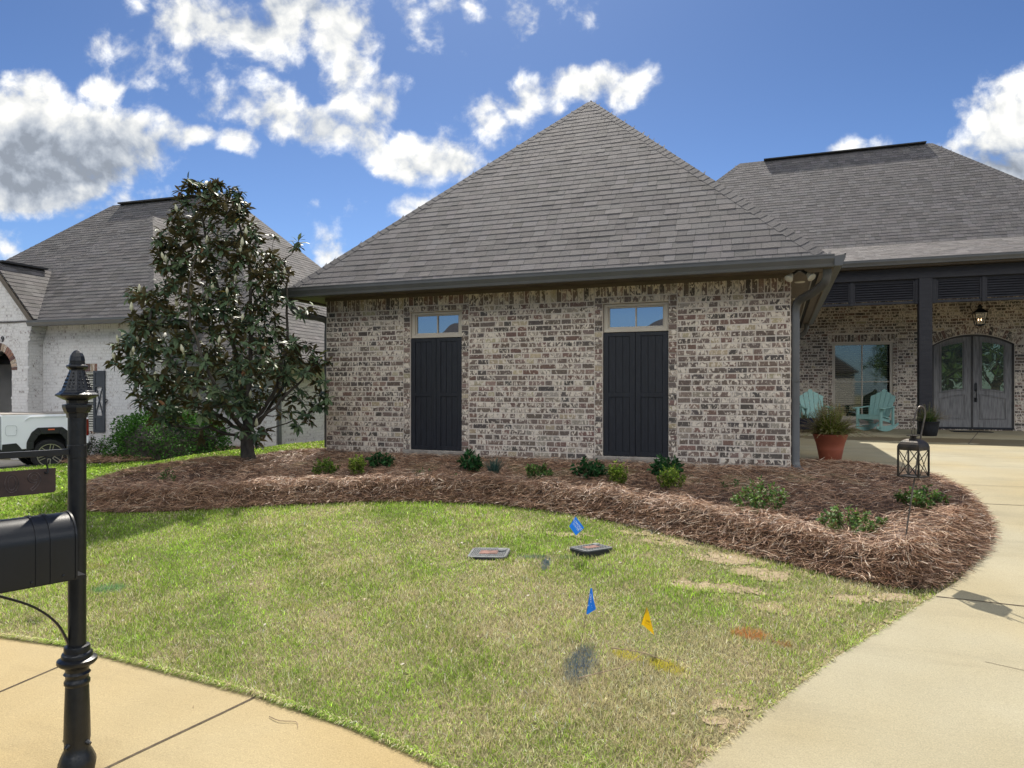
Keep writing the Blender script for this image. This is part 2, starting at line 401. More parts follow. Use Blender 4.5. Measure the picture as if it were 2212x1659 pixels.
BED = smooth_poly([(-8.15, -3.45), (-7.7, -3.85), (-7.0, -3.95), (-6.0, -3.55), (-4.91, -2.98), (-3.9, -2.69), (-2.83, -2.6), (-1.75, -2.9), (-.82, -3.37), (-.08, -3.8), (.5, -4.12), (.86, -4.13), (1.12, -3.67), (1.42, -3.05), (1.62, -2.3), (1.66, -1.5), (1.6, -.7), (1.42, .15), (1.0, .85), (.5, 1.0), (.0, .9), (-.6, .5), (-6.8, .6), (-7.15, .4), (-7.4, -.2), (-7.65, -.9), (-7.85, -1.5), (-7.97, -2.2), (-8.1, -2.9)], 2)
NBED = smooth_poly([(-16.9, 2.9), (-15.8, 2.5), (-14.9, 2.9), (-14.4, 4.4), (-13.5, 6.4), (-12.8, 9.5), (-13.5, 11), (-15.5, 8), (-17, 6), (-20, 5.5), (-20.5, 4.6), (-18.3, 4.4), (-17.2, 4.0)], 2)
WALK = [(-14, -6.6), (-4.87, -6.53), (-4.27, -6.5), (-3.63, -6.56), (-2.73, -6.64), (-2.09, -6.74), (-1.51, -6.89), (-1.0, -7.1), (-.6, -7.5), (-.55, -8.2), (-14, -8.2)]
DRIVE = [(-.62, -8.4), (-.60, -7.2), (-.46, -6.56), (-.2, -6.05), (.14, -5.39), (.43, -4.92), (.84, -4.24), (1.04, -3.91), (1.3, -3.3), (1.45, -2.4), (1.4, -1.2), (1.2, 0.), (.6, .6), (.02, .6), (.02, 11.39), (14, 11.39), (14, -8.4)]
NDRIVE = [(-30, -6), (-19.0, -3.0), (-17.6, 1.6), (-16.3, 3.0), (-16.7, 4.0), (-18.2, 4.2), (-21, 4.4), (-30, 4)]
MOUND = lambda x, y: (.190*sstep(0, .20, pdist(x, y, BED))*(1-.72*sstep(.30, 1.0, pdist(x, y, BED)))
                      + .02*np.sin(x*3.1+1)*np.sin(y*4.3)*sstep(.1, .5, pdist(x, y, BED)) + .018*np.sin(x*9.1+y*3)*sstep(0, .2, pdist(x, y, BED)))*(.15+.85*sstep(-.9, -2.2, y))
def bedz(x, y): return gh(x, y)+np.where(inpoly(x, y, BED), MOUND(x, y), 0)

def bands(e, n):  # non-uniform axis
    return np.concatenate([np.linspace(a, b, k, endpoint=False) for a, b, k in e]+[[e[-1][1]]])
def ground_sheet():
    xs = bands([(-400, -60, 6), (-60, -25, 10), (-25, 12, 100), (12, 60, 12), (60, 400, 6)], 0)
    ys = bands([(-300, -40, 6), (-40, -12, 8), (-12, 14, 80), (14, 60, 10), (60, 900, 8)], 0)
    X, Y = np.meshgrid(xs, ys); Z = gh(X, Y)-.012
    nx, ny = len(xs), len(ys)
    V = np.stack([X.ravel(), Y.ravel(), Z.ravel()], 1)
    i = np.arange(nx-1)[None, :]+nx*np.arange(ny-1)[:, None]; i = i.ravel()
    F = np.stack([i, i+1, i+1+nx, i+nx], 1).ravel()
    m = pmat("lawn soil", (.20, .165, .09), (.125, .125, .045), 1.6, .95, bump=.6, bscale=60, detail=8)
    o = raw_mesh("ground", V, F, np.full((nx-1)*(ny-1), 4), np.ones(((nx-1)*(ny-1), 4)), m, smooth=True)
    tag(o, kind='structure')
ground_sheet()

def sheet(name, poly, zoff, mat, res=.25, zf=gh, skirt=0, joints=(), jm=None):
    """polygon draped on the terrain (with a downward skirt)"""
    import bmesh
    bm = bmesh.new()
    vs = [bm.verts.new((x, y, 0)) for x, y in poly]
    f = bm.faces.new(vs)
    if f.calc_area() and f.normal.z < 0: f.normal_flip()
    x0, x1 = min(p[0] for p in poly), max(p[0] for p in poly); y0, y1 = min(p[1] for p in poly), max(p[1] for p in poly)
    for ax, a, b in ((0, x0, x1), (1, y0, y1)):
        k = a+res
        while k < b:
            n = (1, 0, 0) if ax == 0 else (0, 1, 0); co = (k, 0, 0) if ax == 0 else (0, k, 0)
            bmesh.ops.bisect_plane(bm, geom=bm.verts[:]+bm.edges[:]+bm.faces[:], plane_co=co, plane_no=n); k += res
    for v in bm.verts: v.co.z = float(zf(v.co.x, v.co.y))+zoff
    if skirt:
        be = [e for e in bm.edges if e.is_boundary]; r_ = bmesh.ops.extrude_edge_only(bm, edges=be)
        for v in r_['geom']:
            if isinstance(v, bmesh.types.BMVert): v.co.z -= skirt
    bmesh.ops.recalc_face_normals(bm, faces=bm.faces[:])
    if sum(f.normal.z for f in bm.faces) < 0: bmesh.ops.reverse_faces(bm, faces=bm.faces[:])
    for f in bm.faces: f.smooth = False
    # control joints: dark narrow strips pressed on the surface
    for (a, b, w) in joints:
        a = np.array(a, float); b = np.array(b, float); L_ = np.linalg.norm(b-a); n = max(2, int(L_/.2)); d = (b-a)/L_; s_ = np.array([-d[1], d[0]])*w/2
        prev = None
        for i in range(n+1):
            p = a+(b-a)*i/n; wob = .004*math.sin(i*1.7)*s_/abs(w)
            q = [bm.verts.new((*(p+s_*k+wob), float(zf(*(p+s_*k)))+zoff+.0025)) for k in (-1, 1)]
            if prev:
                ff = bm.faces.new((prev[0], q[0], q[1], prev[1])); ff.material_index = 1
                ff.normal_update()
                if ff.normal.z < 0: ff.normal_flip()
            prev = q
    me = bpy.data.meshes.new(name); bm.to_mesh(me); bm.free(); me.materials.append(mat)
    if joints: me.materials.append(jm)
    o = bpy.data.objects.new(name, me); COL.objects.link(o); tag(o, kind='structure')
    return o

def concrete(name, c1, c2, stain=None):
    m = pmat(name, c1, c2, 1.3, .9, bump=.25, bscale=150, detail=7, lo=.3, hi=.7)
    nt = m.node_tree; N = nt.nodes; L = nt.links; b = N['Principled BSDF']
    src = b.inputs['Base Color'].links[0].from_socket
    tc = N.new('ShaderNodeTexCoord'); n = N.new('ShaderNodeTexNoise'); n.inputs['Scale'].default_value = 160; n.inputs['Detail'].default_value = 2
    L.new(tc.outputs['Object'], n.inputs['Vector'])
    mr = N.new('ShaderNodeMapRange'); mr.inputs[1].default_value = .25; mr.inputs[2].default_value = .75; mr.inputs[3].default_value = .78; mr.inputs[4].default_value = 1.18; L.new(n.outputs[0], mr.inputs[0])
    mx = N.new('ShaderNodeMix'); mx.data_type = 'RGBA'; mx.blend_type = 'MULTIPLY'; mx.inputs[0].default_value = 1; L.new(src, mx.inputs[6]); L.new(mr.outputs[0], mx.inputs[7])
    col = mx.outputs[2]
    mp = N.new('ShaderNodeMapping'); mp.inputs['Scale'].default_value = (.35, 2.2, 1); L.new(tc.outputs['Object'], mp.inputs[0])
    n2 = N.new('ShaderNodeTexNoise'); n2.inputs['Scale'].default_value = .9; n2.inputs['Detail'].default_value = 6; n2.inputs['Roughness'].default_value = .65; L.new(mp.outputs[0], n2.inputs['Vector'])
    r2 = N.new('ShaderNodeMapRange'); r2.inputs[1].default_value = .52; r2.inputs[2].default_value = .75; r2.inputs[3].default_value = 1; r2.inputs[4].default_value = .72; L.new(n2.outputs[0], r2.inputs[0])
    m2 = N.new('ShaderNodeMix'); m2.data_type = 'RGBA'; m2.blend_type = 'MULTIPLY'; m2.inputs[0].default_value = 1; L.new(col, m2.inputs[6]); L.new(r2.outputs[0], m2.inputs[7]); col = m2.outputs[2]
    if stain:  # wet patches, each an ellipse with a ragged edge
        wet = None
        wn = N.new('ShaderNodeTexNoise'); wn.inputs['Scale'].default_value = 2.5; wn.inputs['Detail'].default_value = 5; L.new(tc.outputs['Object'], wn.inputs['Vector'])
        for (x, y, a, b_, s) in stain:
            q = N.new('ShaderNodeVectorMath'); q.operation = 'SUBTRACT'; L.new(tc.outputs['Object'], q.inputs[0]); q.inputs[1].default_value = (x, y, 0)
            q2 = N.new('ShaderNodeVectorMath'); q2.operation = 'MULTIPLY'; L.new(q.outputs[0], q2.inputs[0]); q2.inputs[1].default_value = (1/a, 1/b_, 0)
            ln = N.new('ShaderNodeVectorMath'); ln.operation = 'LENGTH'; L.new(q2.outputs[0], ln.inputs[0])
            ad = N.new('ShaderNodeMath'); ad.operation = 'MULTIPLY_ADD'; L.new(wn.outputs[0], ad.inputs[0]); ad.inputs[1].default_value = 1.0; L.new(ln.outputs[1], ad.inputs[2])
            mr2 = N.new('ShaderNodeMapRange'); mr2.inputs[1].default_value = 1.55; mr2.inputs[2].default_value = 1.42; mr2.inputs[4].default_value = s; L.new(ad.outputs[0], mr2.inputs[0])
            if wet is None: wet = mr2.outputs[0]
            else:
                mm = N.new('ShaderNodeMath'); mm.operation = 'MAXIMUM'; L.new(wet, mm.inputs[0]); L.new(mr2.outputs[0], mm.inputs[1]); wet = mm.outputs[0]
        m3 = N.new('ShaderNodeMix'); m3.data_type = 'RGBA'; m3.blend_type = 'MULTIPLY'; L.new(wet, m3.inputs[0]); L.new(col, m3.inputs[6]); m3.inputs[7].default_value = (.42, .36, .27, 1); col = m3.outputs[2]
    n4 = N.new('ShaderNodeTexNoise'); n4.inputs['Scale'].default_value = .55; n4.inputs['Detail'].default_value = 5; L.new(tc.outputs['Object'], n4.inputs['Vector'])
    r4 = N.new('ShaderNodeMapRange'); r4.inputs[1].default_value = .38; r4.inputs[2].default_value = .66; L.new(n4.outputs[0], r4.inputs[0])
    m4 = N.new('ShaderNodeMix'); m4.data_type = 'RGBA'; m4.blend_type = 'MULTIPLY'; L.new(r4.outputs[0], m4.inputs[0]); L.new(col, m4.inputs[6]); m4.inputs[7].default_value = (.98, .90, .74, 1); col = m4.outputs[2]
    L.new(col, b.inputs['Base Color'])
    return m
M_walk = concrete("buff concrete", (.375, .305, .170), (.325, .262, .142))
M_drive = concrete("drive concrete", (.335, .302, .205), (.285, .257, .172), [(3.2, 6.9, 3.4, .75, 1), (4.3, 5.9, 1.0, .6, .9), (1.2, 7.1, 1.6, .5, 1)])
M_ndrive = concrete("neighbour concrete", (.50, .46, .40), (.44, .40, .34))
M_joint = pmat("dark joint", (.10, .075, .045), (.05, .035, .02), 30, .95)  # dark brown of the control joints and hairline cracks
sheet("sidewalk", WALK, .012, M_walk, .5, skirt=.1, joints=[((-4.05, -6.52), (-4.25, -8.2), .014), ((-2.70, -6.65), (-3.2, -8.2), .016), ((-5.4, -6.55), (-5.5, -8.2), .014)], jm=M_joint)
sheet("driveway", DRIVE, .014, M_drive, .5, skirt=.12, joints=[((.84, -4.27), (6, -4.62), .013), ((1.45, -1.6), (8, -1.45), .010), ((1.2, -.76), (8, -.72), .008), ((.3, 1.5), (8, 1.05), .010), ((.03, 3.2), (8, 3.2), .008), ((.05, 5.95), (8, 5.8), .008), ((.62, 1.5), (.50, .9), .02), ((4.6, 11.3), (3.2, 5.9), .02), ((4.5, -8), (4.2, 3), .012), ((.9, -5.2), (2.6, -5.75), .0035), ((.05, -6.9), (.9, -7.3), .003), ((1.9, -2.6), (3.2, -3.3), .003)], jm=M_joint)
sheet("neighbour_driveway", NDRIVE, .012, M_ndrive, .6, skirt=.1)
M_street = pmat("asphalt", (.055, .052, .05), (.04, .038, .036), 40, .9, bump=.3, bscale=200)
sheet("street", [(-60, -9.0), (40, -9.0), (40, -16), (-60, -16)], .008, M_street, 4)
M_mulch = pmat("straw bed soil", (.10, .055, .035), (.045, .026, .018), 30, .95, bump=.8, bscale=80)
sheet("flower_bed", BED, -.02, M_mulch, .12, zf=lambda x, y: gh(x, y)+MOUND(x, y), skirt=.04)
sheet("neighbour_flower_bed", NBED, .03, M_mulch, .4, skirt=.06)

# ------------------------------------------------------------------ builders for buildings
PAL = [((.105, .090, .080), 2, .1, .5), ((.155, .120, .100), 3, .1, .55), ((.200, .128, .105), 2.2, .1, .6), ((.190, .145, .120), 4, .15, .65), ((.26, .19, .155), 2, .2, .7), ((.42, .35, .24), .8, .1, .6), ((.32, .27, .22), 2, .3, .7)]
NPAL = [((.38, .35, .33), 3, .25, .8), ((.27, .24, .225), 2, .2, .6), ((.45, .42, .395), 3, .45, 1)]
BPAL = [((.22, .12, .09), 2, 0, .3), ((.12, .07, .06), 2, 0, .3), ((.36, .27, .20), 2, .3, .6)]
def brickcol(pal):
    t = rnd.random()*sum(p[1] for p in pal)
    for p in pal:
        t -= p[1]
        if t <= 0: break
    k = rnd.uniform(.85, 1.15)
    return (p[0][0]*k*rnd.uniform(.95, 1.05), p[0][1]*k, p[0][2]*k*rnd.uniform(.95, 1.05), rnd.uniform(p[2], p[3]))
def one_brick(mb, O, U, Nn, u0, u1, z0, z1, out, pal, j=.0022):
    Z = Vector((0, 0, 1)); b = .0035
    def P(u, z, o, jit=True):
        q = O+U*u+Z*z+Nn*o
        return q+U*rnd.uniform(-j, j)+Z*rnd.uniform(-j, j) if jit else q
    o1 = out*rnd.uniform(.7, 1.3)
    A = [P(u0, z0, -.004, False), P(u1, z0, -.004, False), P(u1, z1, -.004, False), P(u0, z1, -.004, False)]
    B = [P(u0+b, z0+b, o1), P(u1-b, z0+b, o1), P(u1-b, z1-b, o1), P(u0+b, z1-b, o1)]
    mb.add(A+B, [(4, 5, 6, 7), (0, 1, 5, 4), (1, 2, 6, 5), (2, 3, 7, 6), (3, 0, 4, 7)], brickcol(pal))
def brick_field(mb, O, U, Nn, W, z0, z1, holes=(), ch=.079, L=.25, out=.006, pal=PAL, keep=None, mortar=.015):
    """running bond; holes are (u0,u1,z0,z1)"""
    O, U, Nn = Vector(O), Vector(U), Vector(Nn)
    n = max(1, round((z1-z0)/ch)); h = (z1-z0)/n
    for i in range(n):
        za, zb = z0+i*h, z0+(i+1)*h; zm = (za+zb)/2
        iv = [(0, W)]
        for (a, b, c, d) in holes:
            if c < zm < d:
                nv = []
                for (p, q) in iv:
                    if b <= p or a >= q: nv.append((p, q)); continue
                    if a > p: nv.append((p, a))
                    if b < q: nv.append((b, q))
                iv = nv
        for (p, q) in iv:
            u = p-(i % 2)*L/2*rnd.uniform(.8, 1)
            while u < q-.01:
                ln = L*rnd.choice((1, 1, .5, .72, .62, .5))
                a, b = max(u, p), min(u+ln, q)
                if q-b < .04: b = q
                if b-a > .03:
                    if keep is None or keep((a+b)/2, zm):
                        one_brick(mb, O, U, Nn, a+mortar/2, b-mortar/2, za+mortar/2, zb-mortar/2, out, pal)
                u = b if b > u else u+ln
def soldier(mb, O, U, Nn, u0, u1, z0, z1, w=.079, out=.007, pal=PAL, mortar=.010):
    n = max(1, round((u1-u0)/w)); w = (u1-u0)/n
    for i in range(n): one_brick(mb, Vector(O), Vector(U), Vector(Nn), u0+i*w+mortar/2, u0+(i+1)*w-mortar/2, z0+mortar/2, z1-mortar/2, out, pal)
def wall_mass(mb, O, U, Nn, W, z0, z1, holes=(), th=.2):
    O, U, Nn = Vector(O), Vector(U), Vector(Nn)
    us = sorted({0, W}|{h[k] for h in holes for k in (0, 1)})
    for a, b in zip(us, us[1:]):
        um = (a+b)/2; hs = sorted([(h[2], h[3]) for h in holes if h[0] < um < h[1]]); z = z0
        for c, d in hs+[(z1, z1)]:
            if c > z: mb.obox(O+U*a+Vector((0, 0, z)), U*(b-a), -Nn*th, Vector((0, 0, min(c, z1)-z)))
            z = max(z, d)
def shingles(mb, A, U, V, vmax, uL, uR, expo=.142, lift=(.0048, .0064), tabw=(.11, .26), tone=1):
    """courses of laminated shingles on the plane A+u*U+v*V between edges uL(v), uR(v)"""
    A, U, V = Vector(A), Vector(U).normalized(), Vector(V).normalized(); Nn = U.cross(V).normalized()
    if Nn.z < 0: Nn = -Nn
    P = lambda u, v, h: A+U*u+V*v+Nn*h
    n = math.ceil(vmax/expo); 
    for i in range(n):
        v0 = i*expo; v1 = min(v0+expo, vmax)
        l0, r0, l1, r1 = uL(v0), uR(v0), uL(v1), uR(v1)
        wob = [rnd.uniform(-.003, .003) for _ in range(3)]
        u = min(l0, l1)-rnd.random()*.3; e = max(r0, r1)
        while u < e:
            w_ = rnd.uniform(*tabw); a, b = u, u+w_; u = b
            a0, b0, a1, b1 = max(a, l0), min(b, r0), max(a, l1), min(b, r1)
            if b0-a0 <= .002 and b1-a1 <= .002: continue
            if b0 < a0: a0 = b0 = (a1 if a < (l0+r0)/2 else b1)
            if b1 < a1: a1 = b1 = (a0 if a < (l0+r0)/2 else b0)
            h = lift[0] if rnd.random() < .55 else lift[1]; h += rnd.uniform(-.001, .0015)
            g = rnd.choice((.74, .86, .94, 1, 1.07, 1.18))*rnd.uniform(.96, 1.04)*tone; c = (g*rnd.uniform(.98, 1.03), g, g*rnd.uniform(.97, 1.03), 1)
            dv = wob[0]-.004
            mb.quad(P(a0+.002, v0+dv, h), P(b0-.002, v0+dv, h), P(b1-.002, v1, .001), P(a1+.002, v1, .001), c)
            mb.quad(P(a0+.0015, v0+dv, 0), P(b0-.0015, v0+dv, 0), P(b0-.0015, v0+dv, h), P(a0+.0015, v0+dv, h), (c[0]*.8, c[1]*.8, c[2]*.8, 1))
def hip_caps(mb, P0, P1, s1, s2, step=.14, w=.12, tone=1):
    """bent cap shingles from P0 (low) to P1; s1,s2 are the two side directions down the planes"""
    P0, P1, s1, s2 = Vector(P0), Vector(P1), Vector(s1).normalized(), Vector(s2).normalized(); d = (P1-P0); L_ = d.length; d.normalize()
    up = -(s1+s2).normalized() if (s1+s2).length > .1 else Vector((0, 0, 1))
    n = int(L_/step)
    for i in range(n):
        a = P0+d*i*step; b = P0+d*((i+1)*step+.02); h0, h1 = .015, .010
        g = rnd.uniform(.8, 1.15)*tone; c = (g, g, g, 1)
        for s_ in (s1, s2):
            p = [a+up*h0, a+s_*w+up*(h0-.006), b+s_*w+up*(h1-.006), b+up*h1]
            mb.quad(*p, c)
            mb.quad(a+up*h0, a+s_*w+up*(h0-.006), a+s_*w+up*(h0-.016), a+up*(h0-.012), (g*.7, g*.7, g*.7, 1))
            mb.quad(a+s_*w+up*(h0-.006), b+s_*w+up*(h1-.006), b+s_*w-up*.004, a+s_*w-up*.004, (g*.7, g*.7, g*.7, 1))
GUT = [(0, 0), (.085, 0), (.092, .035), (.118, .088), (.118, .135), (.112, .135), (.105, .128), (.02, .118), (0, .118)]
def gutter(mb, P0, P1, outw, s=1, ends=True):
    P0, P1, outw = Vector(P0), Vector(P1), Vector(outw).normalized()
    mb.prism([(a*s, b*s) for a, b in GUT], P0, outw, (0, 0, 1), P1-P0)
    mb.prism([(.104*s, .126*s), (.124*s, .126*s), (.124*s, .139*s), (.104*s, .139*s)], P0, outw, (0, 0, 1), P1-P0)

# ------------------------------------------------------------------ the brick house
H = thing('brick_house', 'low house of mottled red and cream brick with steep grey shingle roofs and black shutters', 'house', (0, 0, 0))
GW = 6.98
wins = [(-5.45, -4.58), (-2.43, -1.53)]
O = Vector((-GW, 0, 0)); U = Vector((1, 0, 0)); NF = Vector((0, -1, 0))
holes = [(a+GW, b+GW, .11, 2.22) for a, b in wins]
b = MB(); wall_mass(b, O, U, NF, GW, -.25, 2.48, holes)
b.box(-GW, -GW+.2, .2, 8.6, -.5, 2.48); b.box(-.2, 0, .2, 11.4, -.3, 2.48); b.box(-GW+.2, -.2, 8.4, 8.6, -.3, 2.48)
# the main block behind the porch
dcx, dz0, drise, dhw = 4.47, 2.20, .26, .90
pw = [(1.21+.0, 2.66, .26, 2.31)]
PO = Vector((-.2, 11.4, 0)); PW_ = 12.2
pholes = [(1.21+.2, 2.66+.2, .26, 2.31), (dcx-dhw+.2, dcx+dhw+.2, .05, dz0)]
wall_mass(b, PO, U, NF, PW_, -.1, dz0, pholes, .25)
arcR = (dhw**2+drise**2)/(2*drise); acz = dz0+drise-arcR
def arcz(x): return acz+math.sqrt(max(0, arcR**2-(x-dcx)**2))
seg = 16
xs_ = [dcx-dhw+2*dhw*i/seg for i in range(seg+1)]
for x0, x1 in zip(xs_, xs_[1:]): b.prism([(x0, arcz(x0)), (x1, arcz(x1)), (x1, 2.9), (x0, 2.9)], (0, 11.4, 0), (1, 0, 0), (0, 0, 1), (0, .25, 0))
b.box(-.2, 1.21, 11.4, 11.65, dz0, 2.9); b.box(1.21, 2.66, 11.4, 11.65, 2.31, 2.9); b.box(2.66, dcx-dhw, 11.4, 11.65, dz0, 2.9); b.box(dcx+dhw, 12, 11.4, 11.65, dz0, 2.9)
b.box(-.2, 12, 11.4, 11.65, 2.9, 4.1)
b.box(-5, -4.8, 8.6, 18, -.3, 4.6); b.box(11.8, 12, 11.65, 18, 0, 4.6); b.box(-4.8, 11.8, 17.8, 18, 0, 4.6); b.box(-4.8, -.2, 11.4, 11.65, 0, 4.6)
wall = b.build('wall', M_mortar, H)
# bricks belong to the wall mesh's surface: a second mesh of the same part
bb = MB()
ap = .115
h2 = [(a+GW-ap, c+GW+ap, -.01, 2.6) for a, c in wins]
brick_field(bb, O, U, NF, GW, -.10, 2.27, h2)
for (u0, u1) in ((0, h2[0][0]), (h2[0][1], h2[1][0]), (h2[1][1], GW)): soldier(bb, O, U, NF, u0, u1, 2.27, 2.465)
for a, c in wins:
    soldier(bb, O, U, NF, a+GW-ap, c+GW+ap, 2.315, 2.465, w=.082)
    soldier(bb, O, U, NF, a+GW-ap, c+GW+ap, 2.225, 2.31, w=.10, out=.012, pal=[((.30, .24, .20), 2, .5, 1), PAL[3]])
    for z in range(27):
        z0 = .11+z*.0785
        if z0 > 2.2: break
        for u0 in (a+GW-ap, c+GW): one_brick(bb, O, U, NF, u0+.004, u0+ap-.006, z0+.005, z0+.0735, .013, PAL)
    brick_field(bb, O, U, NF, GW, -.1, .03, [(0, a+GW-ap, -1, 1), (c+GW+ap, GW, -1, 1)])
def keep(u, z):
    x = u-.2
    return math.hypot(x-dcx, z-acz) > arcR+.235 or z < dz0-.02
brick_field(bb, PO, U, NF, 6.6, -.02, 3.9, [(1.21+.2-ap, 2.66+.2+ap, .0, 2.53), (dcx-dhw+.2, dcx+dhw+.2, .05, dz0), (dcx-dhw+.2-.01, dcx+dhw+.2+.01, dz0-.02, dz0+.30)], keep=keep)
for u0 in (1.21+.2-ap, 2.66+.2):
    for z in range(29): one_brick(bb, PO, U, NF, u0+.005, u0+ap-.005, .03+z*.079+.005, .03+z*.079+.074, .012, PAL)
soldier(bb, PO, U, NF, 1.21+.2-ap, 2.66+.2+ap, 2.33, 2.53, out=.012)
n_ = 27; half = math.asin(min(1, (dhw+.12)/ (arcR+.1)))
for i in range(n_):
    a0 = -half+2*half*(i+.06)/n_; a1 = -half+2*half*(i+.94)/n_
    q = [(dcx+math.sin(a)*r_, acz+math.cos(a)*r_) for a, r_ in ((a0, arcR+.015), (a1, arcR+.015), (a1, arcR+.225), (a0, arcR+.225))]
    bb.prism(q, (0, 11.40, 0), (1, 0, 0), (0, 0, 1), (0, -.013, 0), brickcol(PAL))
brick_field(bb, (0, 0, 0), (0, 1, 0), (1, 0, 0), 11.38, -.1, 2.46)
brick_field(bb, (-GW, 8.6, 0), (0, -1, 0), (-1, 0, 0), 8.6, -.1, 2.46)
brick_field(bb, (6.4, 11.4, 0), U, NF, 5.6, -.02, 3.9)
fld = bb.build('brickwork', M_brick, wall)
# window sills of the garage wing, frieze, soffit
b = MB()
for a, c in wins: b = MB(); b.box(a-.12, c+.12, -.035, .03, .032, .108); b.build('sill', M_sill, H, bevel=.006)
b = MB()
b.box(-GW-.012, .012, -.022, -.001, 2.452, 2.50)
b.box(-GW-.45, .012, -.45, .0, 2.50, 2.515); b.box(-GW-.45, -GW+.0, 0, 8.6, 2.50, 2.515)
b.box(-GW-.45, .45, -.47, -.45, 2.47, 2.60); b.box(-GW-.47, -GW-.45, -.47, 8.6, 2.47, 2.60)
b.box(0.0, .26, .0, 8.5, 2.50, 2.515); b.box(.012, .45, -.45, 0, 2.5, 2.515); b.box(.26, .275, 0.0, 8.5, 2.488, 2.515, m=1); b.box(.275, .335, 0, 8.5, 2.508, 2.516, m=2); b.box(.335, .45, 0, 8.5, 2.495, 2.515); b.box(.45, .468, -.47, 7.3, 2.47, 2.60)
M_vent = pmat("soffit vent dark", (.01, .01, .01), None, 5, .9)
M_alum = pmat("soffit trim strip", (.30, .28, .25), None, 5, .5)
b.build('soffit', [M_trim, M_alum, M_vent], H)
for y in (.75, 2.6, 4.6): b = MB(); b.lathe([(.062, 0), (.068, .004), (.068, .012)], (.125, y, 2.488), 20); b.build('soffit_light', M_white, H)

# roofs
EZ = 2.60; EX0, EX1, EY0 = -GW-.44, .44, -.44; AP = Vector(((EX0+EX1)/2, EY0+(EX1-EX0)/2, EZ+(EX1-EX0)/2)); RB = Vector((AP.x, 13.0, AP.z))
b = MB()
e1, e2 = Vector((EX0, EY0, EZ)), Vector((EX1, EY0, EZ)); e3, e4 = Vector((EX1, 11.3, EZ)), Vector((EX0, 8.7, EZ))
dn = Vector((0, 0, -.012))
b.poly([e1+dn, e2+dn, AP+dn], (.4, .4, .4, 1)); b.poly([e2+dn, Vector((EX1, 8.7, EZ))+dn, RB+dn, AP+dn]); b.poly([e1+dn, AP+dn, RB+dn, e4+dn]); b.poly([e1+dn*2, e4+dn*2, Vector((EX1, 8.7, EZ))+dn*2, e2+dn*2][::-1])
s = math.sqrt(.5); Wd = EX1-EX0; sl = Wd/2/s
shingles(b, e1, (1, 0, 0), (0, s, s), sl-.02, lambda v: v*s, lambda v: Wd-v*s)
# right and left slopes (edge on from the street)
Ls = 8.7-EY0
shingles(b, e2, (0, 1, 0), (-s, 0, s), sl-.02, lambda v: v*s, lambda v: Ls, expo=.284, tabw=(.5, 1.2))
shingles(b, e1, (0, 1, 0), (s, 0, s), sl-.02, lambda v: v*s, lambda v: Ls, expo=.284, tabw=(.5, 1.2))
hip_caps(b, e1+Vector((.03, .03, .03)), AP, (1, -.35, -.65) if 0 else (s*1.0, -s*.6, -.1), (-s*.6, s, -.1)) if 0 else None
def hc(P0, P1, n1, n2, **k):
    """hip caps between planes with normals n1,n2"""
    d = (Vector(P1)-Vector(P0)).normalized(); n1, n2 = Vector(n1).normalized(), Vector(n2).normalized()
    a = d.cross(n1); a = a if a.dot(n2) < 0 else -a
    c = d.cross(n2); c = c if c.dot(n1) < 0 else -c
    hip_caps(b, P0, P1, a, c, **k)
nf, nr, nl = (0, -s, s), (s, 0, s), (-s, 0, s)
hc(e1, AP, nf, nl); hc(e2, AP, nf, nr); hc(AP, RB, nl, nr)
# main block: lower porch slope breaking into the steep slope
PE, PBK = Vector((0, 8.72, 4.0)), Vector((0, 11.2, 4.84))
LX, RX = -5.02, 7.82
rdx0, rdx1, rdy, rdz = -1.36, 4.16, 14.86, 8.50
vl = Vector((0, PBK.y-PE.y, PBK.z-PE.z)); m1 = vl.length
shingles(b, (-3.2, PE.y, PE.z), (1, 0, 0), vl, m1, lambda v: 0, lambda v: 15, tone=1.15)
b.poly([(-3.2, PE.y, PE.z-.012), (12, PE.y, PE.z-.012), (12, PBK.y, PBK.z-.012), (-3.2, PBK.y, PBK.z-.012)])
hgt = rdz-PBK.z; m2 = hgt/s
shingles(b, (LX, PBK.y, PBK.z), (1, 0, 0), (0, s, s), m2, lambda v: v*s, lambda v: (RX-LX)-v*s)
A_, B_, C_, D_ = (LX, PBK.y, PBK.z), (RX, PBK.y, PBK.z), (rdx1, rdy, rdz), (rdx0, rdy, rdz)
back = 18.52
for pl in ([A_, B_, C_, D_], [B_, (RX, back, PBK.z), C_], [(RX, back, PBK.z), (LX, back, PBK.z), D_, C_], [(LX, back, PBK.z), A_, D_]):
    b.poly([Vector(p)-Vector((0, 0, .015)) for p in pl], (.5, .5, .5, 1))
hc(B_, C_, nf, nr); hc(A_, D_, nf, nl); hc(D_, C_, nf, (0, s, s))
roof = b.build('roof', M_shingle, H)
b = MB(); b.bar((rdx0+.75, rdy, rdz+.03), (rdx1-.15, rdy, rdz+.03), .26, .035)
b.build('ridge_vent', pmat("ridge vent", (.035, .034, .035), None, 20, .8), H)
